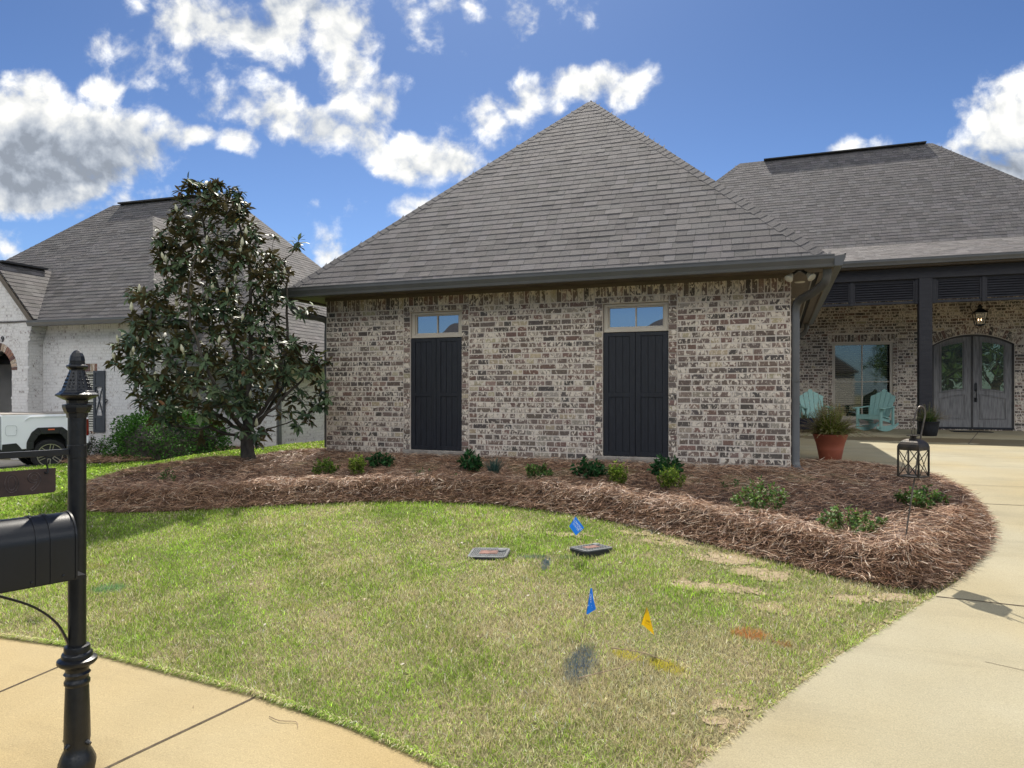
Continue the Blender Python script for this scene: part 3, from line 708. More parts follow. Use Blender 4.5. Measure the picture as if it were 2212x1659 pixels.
# gutters
b = MB()
gutter(b, (-GW-.47, -.47, 2.475), (.47, -.47, 2.475), (0, -1, 0)); gutter(b, (.468, -.588, 2.475), (.468, 7.3, 2.475), (1, 0, 0)); gutter(b, (-GW-.468, -.588, 2.475), (-GW-.468, 8.6, 2.475), (-1, 0, 0))
b.build('gutter', M_gutter, H)
b = MB(); gutter(b, (.5, 8.70, 3.90), (12, 8.70, 3.90), (0, -1, 0)); b.build('gutter', M_gutter, H)
def downspout(pts, r=(.036, .048), name='downspout', par=None, seg=16, mat=None):
    d_ = MB(); d_.tube(pts, 1, seg, sq=(r[0], r[1]))
    return d_.build(name, mat or M_gutter, par, smooth=True, ang=50)
def curve(pts, n=6):
    P = [Vector(p) for p in pts]; out = []
    for i in range(len(P)-1):
        p0 = P[max(i-1, 0)]; p1 = P[i]; p2 = P[i+1]; p3 = P[min(i+2, len(P)-1)]
        for k in range(n):
            t = k/n; out.append(.5*((2*p1)+(p2-p0)*t+(2*p0-5*p1+4*p2-p3)*t*t+(3*p1-p0-3*p2+p3)*t**3))
    return out+[P[-1]]
ds = downspout(curve([(.40, -.40, 2.50), (.40, -.39, 2.40), (.37, -.33, 2.31), (.25, -.12, 2.23), (.10, .04, 2.16), (.056, .075, 2.05), (.056, .075, 1.9)], 5)+[Vector((.056, .075, 1.2)), Vector((.056, .075, .12)), Vector((.07, .05, .04)), Vector((.12, -.03, -.02))], par=H)
b = MB(); b.box(.015, .099, .030, .12, 1.13, 1.165); b.build('strap', M_gutter, ds)
downspout(curve([(-GW-.42, -.35, 2.48), (-GW-.42, -.34, 2.38), (-GW-.33, -.28, 2.24), (-GW-.14, -.05, 2.20), (-GW-.05, .09, 2.14), (-GW-.05, .1, 1.95)], 5)+[Vector((-GW-.05, .1, .1))], par=H)
downspout(curve([(.42, 7.2, 2.49), (.42, 7.2, 2.38), (.34, 7.25, 2.27), (.12, 7.3, 2.20), (.05, 7.3, 2.1)], 5)+[Vector((.05, 7.3, 0))], par=H)
# porch: beam, posts, louvers, fascia, ceiling
b = MB(); b.box(.45, 12, 8.90, 9.12, 3.60, 3.86); b.build('beam', M_beam, H, bevel=.008)
b = MB(); b.box(.45, 12, 8.71, 8.74, 3.86, 4.0, m=0); b.box(.45, 12, 8.74, 9.12, 3.865, 3.885); b.build('fascia', M_trim, H)
b = MB(); b.box(-.2, 12, 9.12, 11.4, 3.70, 3.72); b.build('porch_ceiling', M_trim, H)
for x in (3.0, 8.6):
    b = MB(); b.box(x-.135, x+.135, 8.88, 9.14, .0, 3.6); b.build('post', M_beam, H, bevel=.01)
for (x0, x1) in ((.40, 1.44), (1.50, 2.80), (3.22, 4.12), (4.18, 5.7), (5.76, 8.4)):
    b = MB(); n = 12
    b.box(x0, x1, 8.97, 9.05, 3.04, 3.10); b.box(x0, x1, 8.97, 9.05, 3.55, 3.60); b.box(x0, x0+.04, 8.96, 9.06, 3.1, 3.55); b.box(x1-.04, x1, 8.96, 9.06, 3.1, 3.55)
    for i in range(8):
        z = 3.115+i*.0565; b.obox((x0+.04, 8.965, z), (x1-x0-.08, 0, 0), (0, .045, .060), (0, -.008, .004))
    b.build('louver_panel', M_beam, H)
for x in (1.47, 2.84, 3.18, 4.15, 5.73): b = MB(); b.box(x-.03 if x not in (2.84, 3.18) else x-.04, x+.03 if x not in (2.84, 3.18) else x+.04, 8.94, 9.08, 3.03, 3.60); b.build('louver_stile', M_beam, H)

# garage wing windows and shutters
for a, c in wins:
    f = MB(); y0, y1 = .035, .10; z0, z1 = 1.825, 2.215; a2, c2 = a+.008, c-.008
    f.box(a2, c2, y0, y1, z1-.035, z1); f.box(a2, c2, y0-.01, y1, z0, z0+.05); f.box(a2, a2+.055, y0, y1, z0+.05, z1-.035); f.box(c2-.055, c2, y0, y1, z0+.05, z1-.035)
    f.box(a2+.055, c2-.055, y0+.02, y1, z0+.05, z0+.075); f.box(a2+.055, c2-.055, y0+.02, y1, z1-.055, z1-.035); f.box(a2+.055, a2+.075, y0+.02, y1, z0+.075, z1-.055); f.box(c2-.075, c2-.055, y0+.02, y1, z0+.075, z1-.055)
    m_ = (a+c)/2; f.box(m_-.009, m_+.009, y0+.022, y0+.045, z0+.075, z1-.055)
    w_ = f.build('window', M_vinyl, H, bevel=.004)
    g = MB(); g.box(a2+.075, c2-.075, y0+.045, y0+.055, z0+.075, z1-.055); g.build('pane', M_glass, w_)
    for k in (0, 1):
        x0 = a+.006 if k == 0 else m_+.003; x1 = m_-.003 if k == 0 else c-.006
        f = MB(); zb, zt = .118, 1.815; st = .072; y0 = .012
        f.box(x0, x1, y0+.018, y0+.04, zb, zt)
        f.box(x0, x0+st, y0, y0+.018, zb, zt); f.box(x1-st, x1, y0, y0+.018, zb, zt)
        for z0_, z1_ in ((zb, zb+.06), (.93, .99), (zt-.05, zt)): f.box(x0+st, x1-st, y0, y0+.018, z0_, z1_)
        bw = (x1-x0-2*st)/3
        for j in range(3):
            for z0_, z1_ in ((zb+.06, .93), (.99, zt-.05)): f.box(x0+st+j*bw+.0045, x0+st+(j+1)*bw-.0045, y0+.010, y0+.019, z0_+.001, z1_-.001)
        f.build('shutter', M_black, H, bevel=.0025)
# porch window with wooden blinds behind
x0, x1, z0, z1 = 1.21, 2.66, .26, 2.31; f = MB()
f.box(x0, x1, 11.42, 11.50, z0, z0+.07); f.box(x0, x1, 11.42, 11.50, z1-.06, z1); f.box(x0, x0+.065, 11.42, 11.5, z0+.07, z1-.06); f.box(x1-.065, x1, 11.42, 11.5, z0+.07, z1-.06)
f.box(1.92, 1.95, 11.44, 11.47, z0+.07, z1-.06); f.box(x0+.065, 1.92, 11.44, 11.47, 1.25, 1.275); f.box(1.95, x1-.065, 11.44, 11.47, 1.25, 1.275)
w_ = f.build('window', M_vinyl, H, bevel=.004)
g = MB(); g.box(x0+.065, x1-.065, 11.475, 11.483, z0+.07, z1-.06); 
M_pw = clear_glass(.12, (.8, .85, .8)); g.build('pane', M_pw, w_)
g = MB(); g.box(x0, x1, 11.62, 11.63, z0, z1, m=1)
for i in range(34): g.obox((x0+.07, 11.53, z0+.07+i*.056), (x1-x0-.14, 0, 0), (0, .034, .028), (0, -.002, .003))
g.build('window_blind', [pmat("wood blind", (.23, .185, .14), (.18, .14, .105), 4, .6), M_vent], w_)
b = MB(); b.box(x0-.1, x1+.1, 11.36, 11.42, .17, .255); b.build('sill', M_sill, H, bevel=.006)
# front double door
M_door = pmat("weathered grey wood", (.235, .228, .225), (.13, .125, .125), 6, .75, bump=.4, bscale=30, stretch=(6, 6, .6), lo=.4, hi=.72)
M_doorf = pmat("door frame dark", (.060, .055, .052), (.04, .037, .035), 6, .7)
b = MB(); y0 = 11.44
b.box(dcx-dhw, dcx-dhw+.04, y0-.02, 11.6, .05, dz0); b.box(dcx+dhw-.04, dcx+dhw, y0-.02, 11.6, .05, dz0); b.box(dcx-.022, dcx+.022, y0-.012, y0+.05, .08, arcz(dcx)-.045)
for xa, xb in zip(xs_, xs_[1:]): b.prism([(xa, arcz(xa)-.045), (xb, arcz(xb)-.045), (xb, arcz(xb)), (xa, arcz(xa))], (0, y0-.02, 0), (1, 0, 0), (0, 0, 1), (0, .16, 0))
b.build('door_frame', M_doorf, H)
b = MB(); b.box(dcx-dhw, dcx+dhw, 11.37, 11.6, .045, .085); b.build('threshold', M_black, H)
def outline(fn_b, fn_t, xa, xb, n=10):
    xs = [xa+(xb-xa)*i/n for i in range(n+1)]
    return [(x, fn_b(x)) for x in xs]+[(x, fn_t(x)) for x in xs[::-1]]
for sgn in (-1, 1):
    xo = dcx+sgn*(dhw-.045); xi = dcx+sgn*.022
    xa, xb = min(xo, xi), max(xo, xi)
    d_ = MB(); d_.prism(outline(lambda x: .09, lambda x: arcz(x)-.05, xa, xb), (0, y0, 0), (1, 0, 0), (0, 0, 1), (0, .05, 0))
    X = lambda t: xi+(xo-xi)*t      # 0 inner .. 1 outer
    arc = lambda x, top, rise: top-rise*((abs(x-dcx))/dhw)**2
    # mouldings round the glass and the lower panel
    for (ta, tb, zb_, zt_) in ((.19, .83, lambda x: arc(x, 1.05, .13), lambda x: arc(x, 2.30, .20)), (.17, .85, lambda x: .30, lambda x: arc(x, .93, .17))):
        o_ = outline(zb_, zt_, min(X(ta), X(tb)), max(X(ta), X(tb)))
        pts = [Vector((x, y0-.004, z)) for x, z in o_]; pts.append(pts[0]); d_.tube(pts, .011, 6, cap=False)
        i_ = outline(lambda x: zb_(x)+.03, lambda x: zt_(x)-.03, min(X(ta), X(tb))+.03, max(X(ta), X(tb))-.03)
        pts = [Vector((x, y0-.002, z)) for x, z in i_]; pts.append(pts[0]); d_.tube(pts, .006, 6, cap=False)
    leaf = d_.build('door', M_door, H)
    g = MB(); o_ = outline(lambda x: arc(x, 1.05, .13)+.032, lambda x: arc(x, 2.30, .20)-.032, min(X(.19), X(.83))+.032, max(X(.19), X(.83))-.032)
    g.prism(o_, (0, y0-.004, 0), (1, 0, 0), (0, 0, 1), (0, .003, 0)); pn = g.build('pane', M_glassd, leaf)
    g = MB()
    xm = (X(.19)+X(.83))/2
    for q in (-1, 1):
        g.bar((xm+q*.2, y0-.008, 1.95), (xm-q*.05, y0-.008, 1.5), .006, .004, up=(0, 1, 0)); g.bar((xm+q*.23, y0-.008, 1.72), (xm-q*.2, y0-.008, 1.25), .006, .004, up=(0, 1, 0))
    g.build('glass_leading', M_doorf, leaf)
    if sgn == 1:
        g = MB(); hx = xi+.055
        g.prism([(hx-.03, 1.02), (hx+.03, 1.02), (hx+.03, 1.20), (hx, 1.235), (hx-.03, 1.20)], (0, y0-.012, 0), (1, 0, 0), (0, 0, 1), (0, .01, 0))
        g.tube(curve([(hx, y0-.02, 1.04), (hx, y0-.07, .98), (hx, y0-.07, .88), (hx, y0-.02, .80)], 5), .012, 8); g.lathe([(.0, .0), (.03, .01), (.03, .03), (0, .04)], (hx, y0-.03, .77), 10); g.box(hx-.03, hx+.03, y0-.012, y0-.002, .73, .84)
        g.build('handle', M_iron, leaf)

# flood light on the soffit
F = thing('flood_light', 'twin head white flood light under the corner of the eave by the downspout', 'flood light', (.10, -.27, 2.50))
b = MB(); b.lathe([(.055, -.02), (.055, -.001)], (0, 0, 0), 16); b.build('base_plate', M_iron, F)
for (dx, hx, nx) in ((-.035, -.105, -.45), (.035, .105, .55)):
    b = MB(); b.tube([(dx*.5, 0, -.01), (dx*1.3, -.02, -.03), (hx*.78, -.03, -.055)], [.013, .016, .022], 8); b.build('arm', M_iron, F, smooth=True)
    b = MB(); b.T = Matrix.Translation((hx*1.0, -.04, -.075)) @ Vector((nx, -.55, -.75)).to_track_quat('Z', 'Y').to_matrix().to_4x4()
    b.lathe([(.018, -.03), (.028, -.01), (.05, .045), (.053, .055), (.047, .062), (.02, .068), (.001, .07)], (0, 0, 0), 20); b.build('lamp_head', M_white, F, smooth=True)

# gas lantern by the door
F = thing('hanging_lantern', 'black gas lantern with glass sides above the front double door', 'lantern', (4.55, 11.05, 2.64))
M_flame = bpy.data.materials.new("gas flame"); M_flame.use_nodes = True
e_ = M_flame.node_tree.nodes['Principled BSDF']; e_.inputs['Emission Color'].default_value = (1, .62, .3, 1); e_.inputs['Emission Strength'].default_value = 3
b = MB(); hw, tw = .085, .14; z0, z1 = .03, .33
for sx in (-1, 1):
    for sy in (-1, 1): b.bar((sx*hw, sy*hw, z0), (sx*tw, sy*tw, z1), .014, .014)
for z, w_ in ((z0, hw), (z1, tw)):
    for (p, q) in (((-1, -1), (1, -1)), ((1, -1), (1, 1)), ((1, 1), (-1, 1)), ((-1, 1), (-1, -1))): b.bar((p[0]*w_, p[1]*w_, z), (q[0]*w_, q[1]*w_, z), .016, .016)
b.ngon_lathe([(.02, -.01), (.12, .012), (.12, .03)], 4, rot=R(45)); b.build('frame', M_iron, F)
b = MB(); b.ngon_lathe([(.225, .33), (.06, .44), (.06, .47), (.09, .48), (.05, .50), (.03, .53), (.005, .55)], 4, rot=R(45)); b.build('lamp_roof', M_iron, F)
b = MB()
for k in range(4):
    T = Matrix.Rotation(R(90*k), 4, 'Z'); b.T = T; b.quad((-hw, -hw, z0), (hw, -hw, z0), (tw, -tw, z1), (-tw, -tw, z1))
b.build('glass', M_clear, F)
b = MB(); b.tube([(0, 0, .02), (0, 0, .12)], .012, 8); b.build('burner', M_iron, F)
for q in (-.03, .03): b = MB(); b.lathe([(.004, .13), (.011, .145), (.008, .165), (.001, .185)], (q, 0, 0), 8); b.build('flame', M_flame, F)
b = MB()
for q in (-1, 1): b.tube(curve([(q*.13, 0, .34), (q*.20, .0, .44), (q*.185, .06, .58), (q*.10, .2, .66), (0, .34, .67)], 5), .007, 6)
b.build('bracket', M_iron, F)

# ------------------------------------------------------------------ the neighbour's house
NS = 1.13; NL = Vector((-20.63, 4.70, -.131)); NR_ = R(3.0)
NH = thing('white_brick_house', 'white painted brick house with brown hip roof behind the magnolia tree', 'house', NL, NR_)
SN = Matrix.Scale(NS, 4)
def NM(): q = MB(); q.T = SN; return q
b = NM(); U = Vector((1, 0, 0)); NF = Vector((0, -1, 0)); NRt = Vector((1, 0, 0)); UY = Vector((0, 1, 0))
yw = .42; ZB = -1.1
gx0, gx1 = -2.33, 0; acx, acr, az = -1.1, .55, 1.55
winN = (1.05, 1.75, 0, 1.50)
wall_mass(b, (0, yw, 0), U, NF, 3.71, ZB, 2.8, [winN], .2)
# entry gable front: jambs, arch, gable
for xa, xb in ((gx0, acx-acr), (acx+acr, gx1)): b.box(xa, xb, 0, .25, ZB, 2.2)
nseg = 18
for i in range(nseg):
    a0, a1 = math.pi*i/nseg, math.pi*(i+1)/nseg; p0 = (acx+acr*math.cos(a0), az+acr*math.sin(a0)); p1 = (acx+acr*math.cos(a1), az+acr*math.sin(a1))
    b.prism([p0, (p0[0], 2.2), (p1[0], 2.2), p1], (0, 0, 0), (1, 0, 0), (0, 0, 1), (0, .25, 0))
gap = 4.28
b.prism([(gx0-.15, 2.2), (gx1, 2.2), (gx1+.13, 2.78), (acx, gap), (gx0-.28, 2.78)], (0, 0, 0), (1, 0, 0), (0, 0, 1), (0, .25, 0))
b.box(-.2, 0, .25, yw+.2, ZB, 2.9); b.box(gx0, gx0+.2, .25, 1.8, ZB, 2.9)
b.box(gx0, 0, 1.6, 1.8, ZB, 2.8)     # porch back wall
b.box(3.5, 3.71, yw+.2, 1.95, ZB, 2.6); b.box(3.71, 6.1, 1.95, 2.15, ZB, 2.2); b.box(5.9, 6.1, 2.15, 12.3, ZB, 1.72); b.box(-9.9, gx0, 1.7, 1.9, ZB, 1.7); b.box(-9.9, -9.7, 1.9, 12, ZB, 1.7); b.box(-9.7, 5.9, 12.1, 12.3, ZB, 1.7)
nw = b.build('wall', M_nmortar, NH)
b = NM(); nch = .079
acc = MB(); acc.T = SN
wh = [(winN[0]-.0, winN[1]+.0, winN[2]-.08, winN[3]), (winN[0]-.05, winN[1]+.10, 1.5, 1.72)]
brick_field(b, (0, yw, 0), U, NF, 3.71, -.95, 2.60, wh, ch=nch, pal=NPAL, out=.004)
soldier(b, (0, yw, 0), U, NF, 0, 3.71, 2.60, 2.74, pal=NPAL, out=.006)
soldier(acc, (0, yw, 0), U, NF, winN[0]-.05, winN[1]+.10, 1.505, 1.72, pal=BPAL, out=.010)
acc.build('window_lintel', M_nbrick2, nw); acc = NM()
soldier(acc, (0, yw, 0), U, NF, winN[0]-.02, winN[1]+.02, -.085, -.005, pal=BPAL, out=.02)
acc.build('window_sill', M_nbrick2, nw); acc = NM()
# gable face
def gkeep(u, z):
    x = gx0-.35+u
    if z > 2.2 and not (z < 2.78+(1.0*(gap-2.78)/(acx-(gx0-.28)))*(x-(gx0-.28)) and z < 2.78+((gap-2.78)/((gx1+.13)-acx))*((gx1+.13)-x)): return False
    if z <= 2.78 and (x > gx1-.02+max(0, (z-2.2))*.22 or x < gx0-max(0, z-2.2)*.22): return False
    r_ = math.hypot(x-acx, z-az)
    return not ((r_ < acr+.20 and z > az) or (abs(x-acx) < acr and z < az))
brick_field(b, (gx0-.35, 0, 0), U, NF, 3.0, -.95, 4.2, (), ch=nch, L=.2, pal=NPAL, out=.004, keep=gkeep)
for i in range(22):
    a0 = math.pi*(i+.08)/22; a1 = math.pi*(i+.92)/22
    acc.prism([(acx+math.cos(a)*r_, az+math.sin(a)*r_) for a, r_ in ((a0, acr+.0), (a1, acr+.0), (a1, acr+.19), (a0, acr+.19))], (0, 0, 0), (1, 0, 0), (0, 0, 1), (0, -.012, 0), brickcol(BPAL))
brick_field(b, (0, 0, 0), UY, NRt, yw, -.95, 2.25, (), ch=nch, L=.21, pal=NPAL, out=.004)
for i in range(7):   # stepped corbel under the gable's eave
    z = 2.26+i*nch; b.box(-.25, .02+.03*i, -.012, yw*.96-.0*i, z+.004, z+nch-.004, brickcol(NPAL))
brick_field(b, (3.71, yw, 0), UY, NRt, 1.5, -.95, 2.5, (), ch=nch, pal=NPAL, out=.004)
brick_field(b, (3.71, 1.95, 0), U, NF, 2.39, -.95, 1.75, (), ch=nch, pal=NPAL, out=.004)
brick_field(b, (6.1, 1.95, 0), UY, NRt, 8, -.95, 1.55, (), ch=nch, pal=NPAL, out=.004)
soldier(b, (6.1, 1.95, 0), UY, NRt, 0, 8, 1.55, 1.70, pal=NPAL, out=.005)
brick_field(b, (gx0, 1.6, 0), U, NF, -gx0, -.95, 2.7, [(-2.0-gx0, -.28-gx0, -.3, 1.42)], ch=nch, pal=NPAL, out=.004)
b.build('brickwork', M_nbrick, nw)
acc.build('arch_bricks', M_nbrick2, nw); acc = NM()
soldier(acc, (gx0, 1.6, 0), U, NF, 1.4, 2.2, 1.42, 1.62, pal=BPAL, out=.012)
acc.build('window_lintel', M_nbrick2, nw)
# roofs
M_nshingle = pmat("brown asphalt shingle", (.122, .113, .108), (.090, .084, .082), 120, .85, spec=.3, bump=.5, bscale=300, tint=True, lo=.3, hi=.7)
b = NM()
X0, X1, Y0, Y1, z_ = -10.44, 6.69, .64, 12.74, 1.75; rg0, rg1 = Vector((-4.39, 6.69, 7.8)), Vector((.64, 6.69, 7.8))
mh = (7.8-z_)/s
shingles(b, (X0, Y0, z_), (1, 0, 0), (0, s, s), mh, lambda v: v*s, lambda v: X1-X0-v*s, expo=.15, tabw=(.18, .45), lift=(.007, .010))
shingles(b, (X1, Y0, z_), (0, 1, 0), (-s, 0, s), mh, lambda v: v*s, lambda v: Y1-Y0-v*s, expo=.15, tabw=(.18, .45), lift=(.007, .010))
for pl in ([(X0, Y0, z_), (X1, Y0, z_), rg1, rg0], [(X1, Y0, z_), (X1, Y1, z_), rg1], [(X1, Y1, z_), (X0, Y1, z_), rg0, rg1], [(X0, Y1, z_), (X0, Y0, z_), rg0]): b.poly([Vector(p)-Vector((0, 0, .012)) for p in pl])
def hcap(P0, P1, n1, n2, st=.2):
    d = (Vector(P1)-Vector(P0)).normalized(); n1, n2 = Vector(n1).normalized(), Vector(n2).normalized()
    a = d.cross(n1); a = a if a.dot(n2) < 0 else -a
    c = d.cross(n2); c = c if c.dot(n1) < 0 else -c
    hip_caps(b, P0, P1, a, c, step=st, w=.13)
hcap((X1, Y0, z_), rg1, nf, nr); hcap((X0, Y0, z_), rg0, nf, nl); hcap((X1, Y1, z_), rg1, (0, s, s), nr); hcap(rg0, rg1, nf, (0, s, s))
we = Vector((4.12, -.03, 2.80)); k_ = 3.47; pk = we+Vector((-k_, k_, k_)); wl_ = we+Vector((-2*k_, 0, 0))
shingles(b, wl_, (1, 0, 0), (0, s, s), k_/s, lambda v: v*s, lambda v: 2*k_-v*s, expo=.15, tabw=(.18, .45), lift=(.007, .010))
shingles(b, we, (0, 1, 0), (-s, 0, s), k_/s, lambda v: v*s, lambda v: 1.9+v*s, expo=.15, tabw=(.18, .45), lift=(.007, .010))
for pl in ([wl_, we, pk], [we, (we.x, 1.7, 2.8), (pk.x, 5.2, pk.z), pk], [wl_, pk, (pk.x, 5.2, pk.z), (wl_.x, 1.7, 2.8)]): b.poly([Vector(p)-Vector((0, 0, .012)) for p in pl])
hcap(we, pk, nf, nr); hcap(wl_, pk, nf, nl); hcap(pk, (pk.x, 5.0, pk.z), nl, nr)
# entry gable roof: ridge from front to the wing's slope
ga = Vector((acx, -.08, gap+.12)); gl = Vector((gx0-.45, -.08, 2.72)); gr = Vector((gx1+.30, -.08, 2.86))
for (lo_, sg) in ((gr, 1), (gl, -1)):
    vd = (ga-lo_); vd.y = 0; n_l = vd.length
    if sg == 1: shingles(b, lo_, (0, 1, 0), vd, n_l, lambda v: 0, lambda v: .05+v*.95+.1, expo=.15, tabw=(.18, .45), lift=(.007, .010))
    b.poly([lo_, ga, ga+Vector((0, 2.0, 0)), lo_+Vector((0, 2.0, 0))])
hcap(ga, ga+Vector((0, 1.55, 0)), (1, 0, 1), (-1, 0, 1))
b.build('roof', M_nshingle, NH)
b = NM(); b.bar(rg0+Vector((.4, -.05, .03)), rg1+Vector((-.3, -.05, .03)), .22, .05); b.build('ridge_vent', MATS['ridge vent'], NH); b = NM(); b.bar(ga+Vector((0, .15, .035)), ga+Vector((0, 1.45, .035)), .26, .05); b.build('ridge_vent', MATS['ridge vent'], NH)
b = NM(); gutter(b, (.15, -.05, 2.67), (4.14, -.05, 2.67), (0, -1, 0)); gutter(b, (4.14, -.05, 2.67), (4.14, 1.6, 2.67), (1, 0, 0)); gutter(b, (6.66, .64, 1.62), (6.66, 12.7, 1.62), (1, 0, 0)); gutter(b, (4.1, .64, 1.62), (6.7, .64, 1.62), (0, -1, 0))
b.build('gutter', M_gutter, NH)
b = NM(); b.box(0.1, 3.75, yw-.03, yw, 2.62+.1, 2.82); b.box(.1, 4.12, -.04, yw-.03, 2.72, 2.80); b.box(3.72, 4.12, yw-.03, 1.6, 2.70, 2.8); b.box(6.1, 6.64, .7, 12.3, 1.66, 1.74); b.box(4.1, 6.1, .66, 1.93, 1.66, 1.74)
b.obox(gr+Vector((-.05, .0, -.20)), (ga-gr), (0, .03, 0), (0, 0, .17)); b.obox(gl+Vector((0, .0, -.20)), (ga-gl), (0, .03, 0), (0, 0, .17))
b.build('soffit', M_trim, NH)
for pts in ([(3.78, yw-.05, 2.66), (3.66, yw-.05, 2.4), (3.66, yw-.05, -.6)], [(6.17, 1.98, 1.62), (6.17, 1.98, 1.4), (6.17, 2.0, -.46), (6.30, 1.9, -.53)]):
    d_ = NM(); d_.tube(pts, 1, 8, sq=(.05, .05)); d_.build('downspout', M_gutter, NH)
# window with plantation shutters inside, dark exterior shutter with a cross
M_nsh = pmat("blue grey shutter paint", (.035, .042, .052), (.028, .034, .042), 6, .55)
M_cream = pmat("cream louvre", (.50, .49, .42), (.44, .43, .37), 4, .5)
def nwindow(x0, x1, z0, z1, y, mid):
    f = NM(); 
    for (a, c, d, e) in ((x0, x1, z0, z0+.05), (x0, x1, z1-.05, z1), (x0, x1, mid-.03, mid+.03)): f.box(a, c, y+.03, y+.09, d, e)
    f.box(x0, x0+.05, y+.03, y+.09, z0+.05, z1-.05); f.box(x1-.05, x1, y+.03, y+.09, z0+.05, z1-.05)
    w_ = f.build('window', M_cream, NH)
    g = NM(); g.box(x0+.05, x1-.05, y+.15, y+.16, z0, z1, m=1)
    n = int((z1-z0)/.062)
    for i in range(n):
        z = z0+.05+i*.062
        for a, c in ((x0+.09, (x0+x1)/2-.02), ((x0+x1)/2+.02, x1-.09)): g.obox((a, y+.11, z), (c-a, 0, 0), (0, .022, .034), (0, -.003, .006))
    for a in (x0+.05, (x0+x1)/2-.02, x1-.09): g.box(a, a+.04, y+.105, y+.14, z0+.03, z1-.03)
    g.build('louvre_blind', [M_cream, M_vent], w_)
nwindow(winN[0], winN[1], 0, 1.5, yw, .76)
f = NM(); x0, x1, z0, z1 = 1.76, 2.13, -.03, 1.53; y = yw-.045
for a, c in ((x0, x0+.06), (x1-.06, x1)): f.box(a, c, y, y+.035, z0, z1)
for a, c in ((z0, z0+.06), (z1-.06, z1), (.33, .39), (1.12, 1.18)): f.box(x0+.06, x1-.06, y, y+.035, a, c)
f.box(x0+.06, x1-.06, y+.012, y+.03, z0+.06, .33); f.box(x0+.06, x1-.06, y+.012, y+.03, 1.18, z1-.06)
f.bar((x0+.07, y+.012, .39), (x1-.07, y+.012, 1.12), .026, .018, up=(0, 1, 0)); f.bar((x1-.07, y+.020, .39), (x0+.07, y+.020, 1.12), .026, .014, up=(0, 1, 0))
sh = f.build('shutter', M_nsh, NH)
f = NM(); f.tube(curve([(x1+.0, y+.02, .70), (x1+.05, y, .72), (x1+.09, y, .78), (x1+.06, y, .81), (x1+.035, y, .78)], 4), .009, 6); f.build('shutter_hook', M_iron, sh)
nwindow(-1.55, -.42, -.25, 1.40, 1.52, .55)
f = NM(); f.box(-.42, -.28, 1.50, 1.56, -.3, 1.42); f.build('shutter', M_nsh, NH)
def text_mesh(body, size, mat, M4, parent, name='lettering', ext=.002, sx=1, spacing=1):
    tcu = bpy.data.curves.new(name, 'FONT'); tcu.body = body; tcu.size = size; tcu.extrude = ext; tcu.align_x = 'CENTER'; tcu.align_y = 'CENTER'; tcu.space_character = spacing; tcu.space_line = .85
    to = bpy.data.objects.new('tmp', tcu); COL.objects.link(to); dg = bpy.context.evaluated_depsgraph_get(); dg.update()
    me = bpy.data.meshes.new_from_object(to.evaluated_get(dg)); bpy.data.objects.remove(to)
    me.transform(M4 @ Matrix.Diagonal((sx, 1, 1, 1))); me.materials.clear(); me.materials.append(mat); me.name = name
    o = bpy.data.objects.new(name, me); COL.objects.link(o); o.parent = parent
    return o
text_mesh("9", .22*NS, M_iron, Matrix.Translation((-.86*NS, -.02, 2.36*NS)) @ Matrix.Rotation(R(90), 4, 'X'), NH, 'house_number', .01)

# ------------------------------------------------------------------ foliage tools
def unit(a): return a/np.maximum(np.linalg.norm(a, axis=-1, keepdims=True), 1e-9)
LEAF = {  # outline rows: (t along, half width, lift)
 'oval': [(0, .06, 0), (.33, .46, -.0), (.68, .42, -.02), (1, .02, -.10)],
 'rhomb': [(0, .05, 0), (.5, .5, .02), (1, .02, -.04)],
 'strap': [(0, .5, 0), (.4, .5, .0), (.75, .38, -.08), (1, .05, -.25)]}
def leaves(name, pos, dr, nrm, ln, wd, colr, mat, parent=None, shape='oval', fold=.25):
    """many leaves in one mesh; fold lifts the halves into a V about the midrib"""
    rows = LEAF[shape]; n = len(pos); dr = unit(dr); sd = unit(np.cross(dr, nrm)); up = np.cross(sd, dr)
    k = len(rows); V = np.zeros((n, k*3, 3))
    for i, (t, w, z) in enumerate(rows):
        mid = pos+dr*(t*ln)[:, None]+up*(z*ln)[:, None]
        V[:, i*3+1] = mid
        off = sd*(w*wd)[:, None]; lift = up*(w*wd*fold)[:, None]
        V[:, i*3] = mid-off+lift; V[:, i*3+2] = mid+off+lift
    F = []
    for i in range(k-1):
        a = i*3
        F += [a, a+1, a+4, a+3, a+1, a+2, a+5, a+4]
    F = np.array(F); nf_ = 2*(k-1)
    loops = (F[None, :]+(np.arange(n)*k*3)[:, None]).ravel()
    return raw_mesh(name, V.reshape(-1, 3), loops, np.full(n*nf_, 4), np.repeat(colr, nf_, axis=0), mat, parent, smooth=True)
def ribbons(name, P, wid, side, colr, mat, parent=None):
    """P (n,k,3) centre lines, wid (n,k) half widths, side (n,3)"""
    n, k, _ = P.shape
    A = P-side[:, None, :]*wid[:, :, None]; B = P+side[:, None, :]*wid[:, :, None]
    V = np.stack([A, B], 2).reshape(n, k*2, 3)
    F = np.array([[2*i, 2*i+1, 2*i+3, 2*i+2] for i in range(k-1)]).ravel()
    loops = (F[None]+(np.arange(n)*k*2)[:, None]).ravel()
    return raw_mesh(name, V.reshape(-1, 3), loops, np.full(n*(k-1), 4), np.repeat(colr, k-1, axis=0), mat, parent)
def rgba(c, n, var=.15, hue=.06):
    c = np.array(c); k = 1+RNG.uniform(-var, var, (n, 1)); h = 1+RNG.uniform(-hue, hue, (n, 3))
    return np.concatenate([c[None]*k*h, np.ones((n, 1))], 1)
